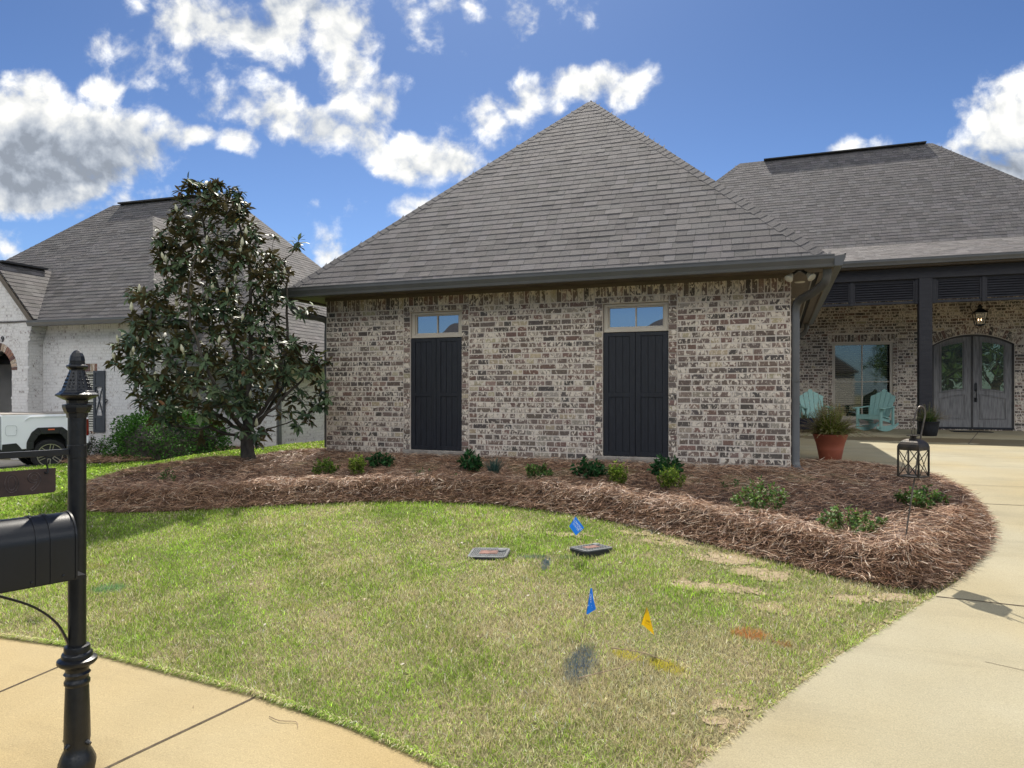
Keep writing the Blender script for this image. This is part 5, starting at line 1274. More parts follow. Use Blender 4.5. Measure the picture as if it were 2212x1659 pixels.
n2 = grass('grass', (-19, -7.6, -7.6, 13), 1250, (.028, .055), .006, 2, E1, 'greener lawn strip between the straw bed and the neighbour house')
n3 = grass('grass', (-9.5, -7.0, -2.2, 6), 2200, (.025, .05), .005, 2, E1, 'green grass between the two houses behind the magnolia')
print('grass', n1, n2, n3)
def overhang(poly, n, out, name, lab, zt=.02, lr=(.025, .055)):
    P = np.array(poly); sg = P[1:]-P[:-1]; sl_ = np.hypot(*sg.T); i = RNG.choice(len(sg), n, p=sl_/sl_.sum()); e = P[i]+sg[i]*RNG.random((n, 1)); o2 = np.array(out)
    e = e-o2*RNG.uniform(-.004, .03, (n, 1)); L_ = RNG.uniform(*lr, n)*(.7+.6*RNG.random(n)); a0 = math.atan2(out[1], out[0]); an = RNG.normal(a0, .8, n); t = np.array([0, .45, 1.0]); q = np.zeros((n, 3, 3)); z = gh(e[:, 0], e[:, 1])+.004
    rs = RNG.uniform(.2, 1.0, n)
    for j in range(3):
        q[:, j, 0] = e[:, 0]+np.cos(an)*L_*t[j]*.75; q[:, j, 1] = e[:, 1]+np.sin(an)*L_*t[j]*.75; q[:, j, 2] = z+L_*rs*(1.5*t[j]-1.25*t[j]**2)+zt*.4
    W = np.array([1, .85, .15])[None]*(.0019*RNG.uniform(.7, 1.3, n))[:, None]; s2 = an+1.57+RNG.normal(0, .5, n)
    o = ribbons(name, q, W, np.stack([np.cos(s2), np.sin(s2), 0*s2], 1), lawn_color(e[:, 0], e[:, 1], n), M_grass); tag(o, lab, 'lawn', kind='stuff')
overhang(WALK[1:9], 15000, (-.15, -1), 'grass', 'ragged rim of grass hanging over the sidewalk edge')
overhang([(-.46, -6.56), (-.2, -6.05), (.14, -5.39), (.43, -4.92), (.84, -4.24)], 700, (.85, -.45), 'grass', 'sparse rim of grass along the driveway edge')
# fallen bits and twigs on the lawn
b = MB()
for i in range(260):
    x, y = rnd.uniform(-4.5, .3), rnd.uniform(-6.5, -2.9)
    if inpoly(x, y, BED) or inpoly(x, y, DRIVE) or inpoly(x, y, WALK): continue
    a = rnd.random()*6.28; L_ = rnd.uniform(.006, .020); z = float(gh(x, y))+.018; g = rnd.choice(((.42, .34, .24), (.20, .13, .08), (.55, .5, .4), (.08, .06, .05)))
    b.quad((x, y, z), (x+math.cos(a)*L_, y+math.sin(a)*L_, z+.004), (x+math.cos(a+.6)*L_*1.3, y+math.sin(a+.6)*L_*1.3, z+.008), (x+math.cos(a+1.3)*L_*.7, y+math.sin(a+1.3)*L_*.7, z+.006), (*g, 1))
M_lit = pmat("litter", (1, 1, 1), (.8, .8, .8), 9, .9, tint=True)
for i in range(110):
    x, y = rnd.uniform(-4.2, 4), rnd.uniform(-8, 4)
    if not (inpoly(x, y, DRIVE) or inpoly(x, y, WALK)): continue
    a = rnd.random()*6.28; L_ = rnd.uniform(.006, .03); z = float(gh(x, y))+.017; g = rnd.choice(((.22, .15, .08), (.10, .07, .04), (.5, .42, .3))); w_ = rnd.uniform(.001, .004)
    b.quad((x, y, z), (x+math.cos(a)*L_, y+math.sin(a)*L_, z+.002), (x+math.cos(a)*L_-math.sin(a)*w_, y+math.sin(a)*L_+math.cos(a)*w_, z+.003), (x-math.sin(a)*w_, y+math.cos(a)*w_, z+.001), (*g, 1))
o = b.build('leaf_litter', M_lit); tag(o, 'small dead leaf and needle scraps strewn over the lawn and concrete', 'leaf litter', kind='stuff')
def twig(pts, r_, label):
    p0 = Vector((pts[0][0], pts[0][1], float(gh(pts[0][0], pts[0][1]))))
    P = [Vector((x, y, float(gh(x, y))+dz))-p0 for x, y, dz in pts]
    b = MB(); b.tube(curve(P, 3), [r_*(1-.5*i/(3*len(pts)-2)) for i in range(3*len(pts)-2)], 5)
    o = b.build('twig', M_twig, smooth=True); o.location = p0; tag(o, label, 'twig')
twig([(-1.13, -6.02, .03), (-1.02, -5.93, .035), (-.93, -5.86, .04), (-.88, -5.76, .045), (-.84, -5.66, .05)], .0032, 'crooked pale twig lying on the lawn below the yellow paint mark')
twig([(-1.04, -5.63, .03), (-.93, -5.64, .035), (-.82, -5.67, .04), (-.70, -5.72, .035)], .0036, 'straight brown twig lying across the yellow paint mark')
twig([(-.80, -5.50, .04), (-.72, -5.56, .03), (-.62, -5.68, .03)], .0022, 'thin pale stem lying right of the yellow paint mark')
twig([(-.62, -4.38, .04), (-.60, -4.30, .045), (-.56, -4.20, .03)], .003, 'short pale twig on the bare soil near the straw bed')
twig([(-2.50, -6.80, .018), (-2.42, -6.82, .020), (-2.34, -6.80, .018), (-2.30, -6.84, .018)], .0022, 'tiny dark twig on the sidewalk')
twig([(-1.97, -4.27, .035), (-1.92, -4.34, .04), (-1.85, -4.44, .035)], .0036, 'short white stick on the blue paint mark by the meter covers')

# ------------------------------------------------------------------ mailbox on its cast post
YB = .13
MBX = thing('mailbox', 'black mailbox on a cast iron post with a hanging number plate', 'mailbox', (-3.0, -7.44, -.68), math.atan2(-.948, -.318))
PZ = lambda y: 1.87-(y-90)*.000227
b = MB()
b.lathe([(.062, 0), (.066, .03), (.072, .067), (.070, .085), (.058, .115), (.050, .134), (.0495, .16), (.052, .18), (.050, .28), (.046, .40), (.045, .41)], (0, 0, 0), 28, rib=lambda k, z: 1+(.035 if k % 2 else -.01)*(1 if .02 < z < .13 else .0))
b.lathe([(.045, .41), (.0505, .418), (.0505, .43), (.045, .437), (.045, .452), (.0525, .462), (.045, .472), (.047, .485), (.060, .497), (.070, .502), (.078, .512), (.077, .524), (.060, .532), (.0605, .545), (.058, .552), (.051, .556), (.051, .575), (.049, .582), (.036, .585)], (0, 0, 0), 32)
for k in range(4): b.tube([(math.cos(k*1.571+.5)*.048, math.sin(k*1.571+.5)*.048, .165), (math.cos(k*1.571+.5)*.066, math.sin(k*1.571+.5)*.066, .158)], [.012, .008], 8)
b.build('post_base', M_iron, MBX, smooth=True, ang=45)
b = MB(); b.lathe([(.0355, .58), (.0355, 1.576)], (0, 0, 0), 28); b.build('post', M_iron, MBX, smooth=True, ang=45)
b = MB()
b.ngon_lathe([(.040, PZ(1390)), (.042, PZ(1300)), (.049, PZ(1290)), (.057, PZ(1190)), (.057, PZ(1140)), (.040, PZ(1125)), (.042, PZ(1060)), (.062, PZ(1020)), (.083, PZ(965)), (.083, PZ(945)), (.068, PZ(905)), (.066, PZ(880)), (.060, PZ(870)), (.030, PZ(490)), (.030, PZ(470)), (.040, PZ(435)), (.043, PZ(410)), (.040, PZ(385)), (.031, PZ(372)), (.031, PZ(340))], 8, rot=R(22.5))
b.ngon_lathe([(.030, PZ(375)), (.031, PZ(300)), (.028, PZ(210)), (.021, PZ(150)), (.011, PZ(105)), (.003, PZ(90))], 8, rot=R(10))
for k in range(8):
    a = R(45*k)
    for r0, zz in ((.0555, PZ(800)), (.051, PZ(740)), (.046, PZ(670)), (.040, PZ(600)), (.034, PZ(540))):
        for da in (-.16, .16) if r0 > .045 else (0,):
            q = r0*.93; b.lathe([(.0005, -.004), (.0038, -.002), (.0038, .002), (.0005, .004)], (math.cos(a+da)*q, math.sin(a+da)*q, zz), 6)
b.build('finial', M_iron, MBX, bevel=.0012)
b = MB(); b.box(.030, .66, -.011, .011, 1.415, 1.441); b.lathe([(.038, 1.40), (.038, 1.456)], (0, 0, 0), 24); b.build('sign_arm', M_iron, MBX, bevel=.0015)
b = MB()
P = curve([(.030, 0, .585), (.075, 0, .69), (.15, 0, .775), (.24, 0, .835), (.36, 0, .89), (.50, 0, .905)], 5)
for p, q in zip(P, P[1:]): b.bar(p, q, .020, .009, up=(0, 0, 1))
b.box(.03, .62, -.02, YB+.05, .912, .926); b.build('brace', M_iron, MBX)
prof = [(.1*math.cos(t), .158+.1*math.sin(t)) for t in [math.pi*i/20 for i in range(21)]]+[(-.1, 0), (.1, 0)]
def mprof(g): return [((.1+g)*math.cos(t), .158+(.1+g)*math.sin(t)) for t in [math.pi*i/20 for i in range(21)]]+[(-.1-g, -g), (.1+g, -g)]
M_box = pmat("mailbox enamel", (.008, .009, .012), (.006, .007, .009), 7, .34, spec=.45, bump=.06, bscale=300)
b = MB(); b.prism(prof, (.085, YB, .930), (0, 1, 0), (0, 0, 1), (.535, 0, 0)); mbd = b.build('mailbox_body', M_box, MBX, smooth=True, ang=35)
for x in (.165, .215):
    b = MB(); b.prism(mprof(.004), (x, YB, .930), (0, 1, 0), (0, 0, 1), (.012, 0, 0)); b.build('rib', M_box, mbd, smooth=True, ang=35)
b = MB(); b.prism(mprof(.005), (.080, YB, .930), (0, 1, 0), (0, 0, 1), (.007, 0, 0)); b.build('rear_rim', M_box, mbd, smooth=True, ang=35)
b = MB(); b.prism(mprof(.004), (.617, YB, .930), (0, 1, 0), (0, 0, 1), (.02, 0, 0)); b.build('door', M_box, mbd, smooth=True, ang=35)
for x, z in ((.13, .948), (.24, .943)): b = MB(); b.T = Matrix.Translation((x, YB+.1, z)) @ Matrix.Rotation(R(-90), 4, 'X'); b.lathe([(.007, 0), (.006, .003), (.001, .004)], (0, 0, 0), 8); b.build('rivet', M_iron, mbd)
SG = thing('number_sign', 'dark brown number plate hanging by hooks from the mailbox arm', 'sign', MBX.location, MBX.rotation_euler[2])
M_sign = pmat("oxidised plate", (.060, .034, .028), (.036, .022, .020), 12, .55, metal=.2, bump=.1, bscale=60)
b = MB(); o_ = [(.083, 1.268), (.090, 1.259), (.56, 1.259), (.56, 1.363), (.083, 1.363)]
b.prism(o_, (0, -.0015, 0), (1, 0, 0), (0, 0, 1), (0, .003, 0)); pl = b.build('plate', M_sign, SG)
M_emb = pmat("embossed edge", (.014, .010, .010), (.12, .09, .085), 40, .5)
for ch, x in (("9", .163), ("0", .243), ("3", .318)):
    M4 = Matrix(((-1, 0, 0, x), (0, 0, 1, .0026), (0, 1, 0, 1.308), (0, 0, 0, 1)))
    cu = bpy.data.curves.new('number', 'FONT'); cu.body = ch; cu.size = .108; cu.align_x = 'CENTER'; cu.align_y = 'CENTER'; cu.fill_mode = 'NONE'; cu.bevel_depth = .0013
    to = bpy.data.objects.new('tmp', cu); COL.objects.link(to); dg = bpy.context.evaluated_depsgraph_get(); dg.update()
    me = bpy.data.meshes.new_from_object(to.evaluated_get(dg)); bpy.data.objects.remove(to); me.transform(M4); me.materials.clear(); me.materials.append(M_emb)
    o = bpy.data.objects.new('digit', me); COL.objects.link(o); o.parent = pl
for x in (.118, .50):
    b = MB(); b.tube(curve([(x+.006, 0, 1.418), (x+.001, .006, 1.405), (x, .004, 1.385), (x-.004, .002, 1.365), (x-.004, .008, 1.350), (x+.003, .008, 1.343), (x+.006, .0, 1.348)], 4), .0032, 6); b.build('hook', M_iron, SG, smooth=True)

# ------------------------------------------------------------------ shepherd hook and lantern
hk = Vector((.747, -3.69, -.07)); sc_ = 5.28/1533
def hp(px, py, dy=0): return Vector(RT)*((px-1958)*sc_)+Vector((0, 0, (1157-py)*sc_+.005))+Vector(FWD)*dy
HK = thing('shepherd_hook', 'rusty shepherd hook pole leaning in the pine straw by the driveway', 'garden hook', hk)
M_rust = pmat("worn steel", (.17, .15, .13), (.055, .045, .04), 14, .45, metal=.6)
b = MB(); b.tube([hp(1955.5, 1175), hp(1966, 1104), hp(1977.7, 1030)]+curve([hp(1984, 985), hp(1989.6, 949), hp(1996, 915), hp(1999.8, 896), hp(1998, 883), hp(1991.6, 877.5), hp(1985, 881), hp(1979.7, 893), hp(1976, 908), hp(1974.0, 917), hp(1971.5, 918.5), hp(1969.3, 914), hp(1969.5, 906)], 4), .0058, 8)
b.build('pole', M_rust, HK, smooth=True)
LN = thing('lantern', 'rusty metal and glass lantern hanging from the shepherd hook', 'lantern', (.799, -3.675, .373), R(54.7))
M_lr = pmat("rusted lantern metal", (.050, .036, .026), (.016, .014, .013), 22, .55, metal=.5, bump=.2, bscale=100)
a = .0795; bh = .208; b = MB(); t_ = .011
for sx in (-1, 1):
    for sy in (-1, 1): b.box(sx*a-(t_ if sx > 0 else 0), sx*a+(0 if sx > 0 else t_), sy*a-(t_ if sy > 0 else 0), sy*a+(0 if sy > 0 else t_), 0, bh)
for z in (0, bh-.008):
    b.box(-a+t_, a-t_, -a, -a+t_, z, z+.009); b.box(-a+t_, a-t_, a-t_, a, z, z+.009); b.box(-a, -a+t_, -a+t_, a-t_, z, z+.009); b.box(a-t_, a, -a+t_, a-t_, z, z+.009)
b.box(-a+t_, a-t_, -a+t_, a-t_, .0, .003)
b.build('frame', M_lr, LN)
b = MB()
for k in range(4):
    b.T = Matrix.Rotation(R(90*k), 4, 'Z')
    b.bar((-a+t_, -a+.003, .009), (a-t_, -a+.003, bh-.01), .003, .006, up=(0, 0, 1)); b.bar((a-t_, -a+.006, .009), (-a+t_, -a+.006, bh-.01), .003, .006, up=(0, 0, 1))
b.build('cross_bars', M_lr, LN)
b = MB()
for k in range(4): b.T = Matrix.Rotation(R(90*k), 4, 'Z'); b.quad((-a+t_, -a+.009, .009), (a-t_, -a+.009, .009), (a-t_, -a+.009, bh-.01), (-a+t_, -a+.009, bh-.01))
b.build('glass', M_clear, LN)
b = MB(); q2 = math.sqrt(2); b.ngon_lathe([(a*q2, bh), (a*q2*.995, bh+.018), (a*q2*.93, bh+.036), (a*q2*.80, bh+.052), (a*q2*.60, bh+.066), (a*q2*.40, bh+.074), (.02, bh+.076)], 4, rot=R(45)); b.build('lamp_roof', M_lr, LN)
b = MB(); 
for q in (-1, 1): b.box(q*.030-.003, q*.030+.003, -.006, .006, bh+.068, bh+.098)
b.box(-.036, .036, -.032, .032, bh+.097, bh+.102); b.lathe([(.02, bh+.074), (.02, bh+.097)], (0, 0, 0), 12); b.build('vent_cap', M_lr, LN)
b = MB(); P = [Vector((.020*math.sin(t)*(1.15), 0, bh+.128-.030*math.cos(t)*1.1)) for t in [2*math.pi*i/20 for i in range(21)]]; b.tube(P, .0016, 6); b.T = Matrix.Translation((0, 0, 0)); b.build('ring', M_lr, LN)

# ------------------------------------------------------------------ marker flags
M_fb = pmat("blue flag plastic", (.010, .17, .70), (.008, .15, .62), 12, .45, trans=.35)
M_fy = pmat("yellow flag plastic", (.75, .46, .01), (.68, .42, .01), 12, .45, trans=.35)
M_fg = pmat("green flag plastic", (.01, .42, .22), (.01, .36, .18), 12, .45, trans=.35)
M_wht = pmat("white print", (.75, .80, .85), None, 5, .6); M_blk = pmat("black print", (.01, .01, .01), None, 5, .6); M_wire = pmat("flag wire", (.06, .055, .05), None, 20, .5, metal=.6)
def flag(label, base, wire, polys, mat, texts=(), tris=None):
    base = Vector(base); T = thing('marker_flag', label, 'marker flag', base, 0, None)
    b = MB(); b.tube([Vector(p)-base for p in wire], .0011, 5); b.build('wire', M_wire, T)
    b = MB()
    for p in polys: b.poly([Vector(q)-base for q in p])
    f = b.build('flag', mat, T, smooth=False)
    for (body, org, xd, yd, size, sx, tm) in texts:
        X = Vector(xd).normalized(); Z = X.cross(Vector(yd)).normalized()
        if Z.dot(CAM-Vector(org)) < 0: Z = -Z
        Y = Z.cross(X).normalized()
        if Y.dot(Vector(yd)) < 0: X = -X; Y = Z.cross(X).normalized(); X = Y.cross(Z)
        o = Vector(org)-base+Z*.002
        M4 = Matrix(((X.x, Y.x, Z.x, o.x), (X.y, Y.y, Z.y, o.y), (X.z, Y.z, Z.z, o.z), (0, 0, 0, 1)))
        text_mesh(body, size, tm, M4, f, 'lettering', .0001, sx)
    return T
A1, B1, C1, D1 = map(Vector, ((-1.695, -4.048, -.016), (-1.634, -4.004, -.113), (-1.692, -4.047, -.171), (-1.739, -4.086, -.091)))
xd = (B1-A1); yd = (A1-D1)
mid = (A1+B1+C1+D1)/4
flag('blue marker flag with white lettering tilted like a diamond between the meter covers', (-1.894, -4.07, -.347), [(-1.894, -4.07, -.36), D1, D1.lerp(A1, .9)], [[A1, B1, (B1+C1)/2+Vector((0, .004, 0)), mid, (A1+D1)/2], [(B1+C1)/2+Vector((0, .004, 0)), C1, D1, (A1+D1)/2, mid]], M_fb,
     [("FLOWOOD", mid+yd*.20, xd, yd, .026, .92, M_wht), ("WATER", mid-yd*.05+xd*.0, xd, yd, .026, .92, M_wht), ("601-420-3333", mid-yd*.27, xd, yd, .013, .9, M_wht)][:2]+[("811  CALL 811", mid-yd*.27, xd, yd, .012, .9, M_wht)][:0])
F2 = [(-1.173, -5.603, -.148), (-1.163, -5.600, -.148), (-1.149, -5.616, -.214), (-1.134, -5.621, -.261), (-1.190, -5.610, -.303), (-1.195, -5.611, -.296), (-1.178, -5.605, -.184)]
F2 = [Vector(p) for p in F2]
flag('blue marker flag with white lettering folded on its upright wire above dark blue paint', (-1.230, -5.625, -.502), [(-1.230, -5.625, -.51), (-1.213, -5.618, -.407), (-1.195, -5.611, -.296), (-1.172, -5.603, -.150)], [[F2[0], F2[1], F2[2], F2[6]], [F2[6], F2[2], F2[3], F2[4], F2[5]]], M_fb,
     [("OWOOD", F2[2].lerp(F2[6], .52)+Vector((0.001, 0, -.024)), Vector((.013, -.004, -.046)), Vector((1, 0, .2)), .021, 1, M_wht), ("R", F2[5].lerp(F2[6], .42)+Vector((.004, -.001, 0)), Vector((.013, -.004, -.046)), Vector((1, 0, .2)), .015, 1, M_wht)])
F3 = [Vector(p) for p in ((-.863, -5.487, -.256), (-.849, -5.503, -.278), (-.816, -5.501, -.413), (-.878, -5.493, -.369), (-.893, -5.499, -.360), (-.875, -5.492, -.303))]
m3 = F3[1].lerp(F3[2], .35)
flag('yellow marker flag with black print standing in the lawn right of the blue one', (-.926, -5.458, -.486), [(-.926, -5.458, -.49), (-.905, -5.485, -.42), (-.893, -5.499, -.36), (-.863, -5.487, -.256)], [[F3[0], F3[1], m3, F3[3].lerp(F3[0], .4), F3[5]], [F3[5], F3[3].lerp(F3[0], .4), F3[3], F3[4]], [F3[3].lerp(F3[0], .4), m3, F3[2], F3[3]]], M_fy,
     [("USIC", m3.lerp(F3[3], .42)+Vector((.003, 0, .006)), Vector((1, 0, -.42)), Vector((.4, 0, 1)), .015, .8, M_blk), ("LOCATING SERVICES", m3.lerp(F3[3], .55)+Vector((.005, 0, -.004)), Vector((1, 0, -.42)), Vector((.4, 0, 1)), .0045, .8, M_blk)])
flag('small green marker flag low in the lawn beneath the mailbox', (-5.04, -6.073, -.547), [(-5.04, -6.073, -.56), (-5.085, -6.09, -.43), (-5.102, -6.096, -.351)], [[(-5.102, -6.096, -.351), (-5.045, -6.075, -.34), (-4.983, -6.051, -.34), (-4.915, -6.111, -.33), (-5.011, -6.147, -.346)]], M_fg)

# ------------------------------------------------------------------ meter covers
M_lid = pmat("weathered grey lid", (.17, .18, .18), (.11, .12, .125), 20, .6, bump=.8, bscale=220)
M_lidb = pmat("black meter box", (.012, .013, .015), None, 10, .6)
M_ci = pmat("rusted iron plate", (.26, .13, .10), (.10, .05, .04), 25, .85, bump=.8, bscale=70)
def rrect(w, h, r_, n=5):
    o = []
    for cx, cy, a0 in ((w/2-r_, h/2-r_, 0), (-w/2+r_, h/2-r_, 90), (-w/2+r_, -h/2+r_, 180), (w/2-r_, -h/2+r_, 270)):
        for i in range(n+1): a_ = R(a0+90*i/n); o.append((cx+r_*math.cos(a_), cy+r_*math.sin(a_)))
    return o
def meter(label, x, y, w, h, rz, up, tx=0, ty=0):
    T = thing('meter_cover', label, 'meter cover', (x, y, float(gh(x, y))), rz); T.rotation_euler = (tx, ty, rz)
    Z = (0, 0, 1)
    b = MB(); b.prism(rrect(w, h, .04), (0, 0, -.08), (1, 0, 0), (0, 1, 0), (0, 0, .08+up-.008)); 
    b.build('box', M_lidb, T, bevel=.003)
    b = MB(); b.prism(rrect(w-.012, h-.012, .036), (0, 0, up-.008), (1, 0, 0), (0, 1, 0), (0, 0, .008)); 
    for i in range(18):
        for j in range(11):
            u, v = -w/2+.03+i*(w-.06)/17, -h/2+.03+j*(h-.06)/10
            if abs(u) < w*.25 and abs(v) < h*.20: continue
            if math.hypot(u-w*.30, v-h*.20) < .035: continue
            b.bar((u-.005, v-.003 if (i+j) % 2 else v+.003, up+.0015), (u+.005, v+.003 if (i+j) % 2 else v-.003, up+.0015), .003, .003)
    b.build('lid', M_lid, T)
    b = MB(); b.prism(rrect(w*.46, h*.34, .004), (0, 0, up), (1, 0, 0), (0, 1, 0), (0, 0, .003)); b.build('reader_plate', M_ci, T)
    b = MB(); b.lathe([(.034, up), (.034, up+.008), (.028, up+.013), (.001, up+.015)], (w*.30, h*.20, 0), 20); b.build('knob', M_lid, T, smooth=True)
meter('raised grey water meter cover with rusty plate and round knob in the lawn', -1.61, -3.86, .315, .235, R(56), .028, R(-1), R(1))
meter('low grey meter cover half buried in grass left of the raised one', -2.41, -4.17, .34, .22, R(8), .018, R(9), R(-2))

# ------------------------------------------------------------------ pots
M_terra = pmat("terracotta plastic", (.33, .088, .048), (.27, .07, .04), 6, .62, bump=.1, bscale=60)
def fern(T, zc, rad, n, lr, cols, wt, arch=.9, lw=(.010, .028)):
    P, D, Nn, Ls, Ws = [], [], [], [], []; st = MB()
    for i in range(n):
        an = rnd.random()*6.283; L_ = rnd.uniform(*lr); ou = rnd.uniform(.1, 1.0); r0 = rnd.random()*rad*.6
        h0 = Vector((math.cos(an), math.sin(an), 0)); K = 9; pts = []
        for k in range(K+1):
            t = k/K; pts.append(h0*(r0+L_*(ou*t*.9))+Vector((0, 0, zc+L_*(t*(1.05-.45*ou)-arch*ou*t*t*.62))))
        st.tube(pts[::3], .002, 3, cap=False); s_ = Vector((-math.sin(an), math.cos(an), 0))
        for k in range(1, K*2+1):
            t = k/(K*2); i0 = min(int(t*K), K-1); p = pts[i0].lerp(pts[i0+1], t*K-i0); d_ = (pts[i0+1]-pts[i0]).normalized()
            for q in (-1, 1):
                P.append(p); D.append(s_*q+d_*.75); Nn.append(d_.cross(s_)*-1+Vector(rvec(1)[0])*.3); l_ = rnd.uniform(*lw)*(1.25-t)*1.3; Ls.append(l_); Ws.append(l_*.38)
    m = len(P); c = pick(cols, wt, m, .2); leaves('foliage', np.array(P), np.array(D), np.array(Nn), np.array(Ls), np.array(Ws), c, M_shrub, T, 'rhomb'); st.build('stems', M_twig, T)
T = thing('potted_fern', 'spiky yellow green fern in a terracotta pot by the downspout', 'potted plant', (.55, 1.50, .016))
b = MB(); b.lathe([(.138, 0), (.145, .005), (.172, .15), (.176, .16), (.176, .172), (.198, .265), (.205, .27), (.208, .295), (.214, .30), (.226, .345), (.232, .352), (.236, .375), (.228, .38), (.215, .375), (.205, .34), (.02, .33)], (0, 0, 0), 40)
b.build('pot', M_terra, T, smooth=True, ang=50)
fern(T, .33, .2, 420, (.34, .62), [(.17, .21, .035), (.10, .15, .03), (.26, .29, .05), (.19, .14, .05), (.42, .5, .12)], [6, 6, 3, 2, .7], arch=.95, lw=(.02, .046))
T = thing('potted_fern', 'green fern in a black planter at the foot of the porch post', 'potted plant', (2.98, 8.42, .016))
b = MB(); b.lathe([(.15, 0), (.16, .01), (.20, .20), (.205, .29), (.215, .30), (.215, .32), (.20, .32), (.19, .29), (.02, .28)], (0, 0, 0), 32); b.build('pot', M_black, T, smooth=True, ang=50)
fern(T, .28, .2, 150, (.32, .58), [(.07, .15, .025), (.04, .10, .02), (.12, .20, .04)], [5, 5, 2], arch=.75, lw=(.014, .036))
T = thing('planter', 'dark planter standing half hidden behind the downspout corner', 'planter', (.42, 9.0, .016))
b = MB(); b.lathe([(.17, 0), (.19, .01), (.25, .30), (.26, .34), (.24, .34), (.23, .30), (.02, .28)], (0, 0, 0), 28); b.build('pot', pmat("navy glaze", (.012, .016, .04), None, 6, .35), T, smooth=True, ang=50)
fern(T, .28, .2, 40, (.2, .35), [(.05, .10, .025)], [1])

# ------------------------------------------------------------------ rocking chairs
M_teal = pmat("turquoise paint", (.33, .55, .50), (.27, .48, .44), 9, .6, bump=.25, bscale=40, stretch=(4, 4, .6))
def rocker_chair(label, loc, rz):
    T = thing('rocking_chair', label, 'rocking chair', loc, rz, 'turquoise rocking chairs on the porch')
    w = .27; tilt = R(24)
    bo = Vector((0, .20, .36)); bd = Vector((0, math.sin(tilt), math.cos(tilt))); bn = Vector((0, -math.cos(tilt), math.sin(tilt)))
    b = MB(); n = 5
    for i in range(n):
        c = (i-(n-1)/2); xb = c*.098; xt = c*.125; L_ = (.74, .68, .60)[abs(int(c))]; hw0, hw1 = .044, .057
        l0 = L_-(.035 if c > 0 else 0)*1.6 if c else L_-.02; r0 = L_-(.0 if c > 0 else .035)*1.6 if c else L_-.02
        l_t = L_-(.055 if c < 0 else 0 if c > 0 else .025); r_t = L_-(.055 if c > 0 else 0 if c < 0 else .025)
        o_ = [(xb-hw0, -.05), (xb+hw0, -.05), (xt+hw1, r_t)]+([(xt, L_+.01)] if c == 0 else [])+[(xt-hw1, l_t)]
        b.prism(o_, bo, (1, 0, 0), bd, bn*.019)
    b.obox(bo+bd*.10+Vector((-.26, 0, 0))-bn*.022, (.52, 0, 0), bd*.06, bn*.02); b.obox(bo+bd*.42+Vector((-.30, 0, 0))-bn*.022, (.60, 0, 0), bd*.06, bn*.02)
    b.build('backrest', M_teal, T)
    b = MB()
    for i in range(6):
        y = -.30+i*.092; z = .40-(y+.30)*.20
        b.obox((-w, y, z), (2*w, 0, 0), (0, .082, -.0164), (0, 0, .018))
    b.obox((-w, -.325, .30), (2*w, 0, 0), (0, .018, 0), (0, 0, .095)); b.build('seat', M_teal, T)
    for q in (-1, 1):
        b = MB(); b.prism([(-.375, .60), (-.39, .56), (-.36, .54), (.34, .575), (.36, .60)], (0, 0, 0), (0, 1, 0), (0, 0, 1), (0, 0, 0.0001)) if 0 else None
        o_ = [(.25, -.40), (.28, -.42), (.36, -.41), (.39, -.34), (.36, .1), (.33, .34), (.27, .34), (.27, 0)]
        b.prism([(q*x, y) for x, y in o_], (0, 0, .585), (1, 0, 0), (0, 1, .06), (0, 0, .02)); b.build('armrest', M_teal, T)
        x0 = q*w; 
        b = MB(); b.box(min(x0, x0+q*.035), max(x0, x0+q*.035), -.335, -.235, .10, .575); b.prism([(0, .575), (0, .46), (.07, .575)], (x0+q*.035, -.30, 0), (q, 0, 0), (0, 0, 1), (0, .02, 0)); b.build('leg', M_teal, T)
        b = MB(); b.box(min(x0, x0+q*.035), max(x0, x0+q*.035), .28, .36, .16, .60); b.build('leg', M_teal, T)
        b = MB(); A_ = []; B_ = []
        for i in range(13):
            t = -.45+i*.09; z = .9*t*t*.42; A_.append((t+.03, .0+z)); B_.append((t+.03, .085+z*.75+(.05 if -.2 < t < .4 else 0)))
        b.prism(A_+B_[::-1], (x0-q*.002, 0, 0), (0, 1, 0), (0, 0, 1), (-q*.03, 0, 0)); b.build('rocker', M_teal, T)
        b = MB(); b.prism([(-.30, .30), (-.30, .39), (.36, .255), (.36, .19)], (x0-q*.032, 0, 0), (0, 1, 0), (0, 0, 1), (-q*.02, 0, 0)); b.build('seat_rail', M_teal, T)
rocker_chair('turquoise wooden rocking chair in full view right of the porch window', (2.10, 10.15, .016), R(-33))
rocker_chair('turquoise wooden rocking chair left of the porch window behind the terracotta pot', (.72, 10.1, .016), R(12))
T = thing('doormat', 'dark rubber doormat on the porch concrete before the double door', 'doormat', (4.25, 10.55, .016))
b = MB(); b.box(-.42, .42, -.24, .24, 0, .010)
for i in range(20): b.box(-.40+i*.041, -.385+i*.041, -.22, .22, .010, .014)
b.build('mat', M_lidb, T)

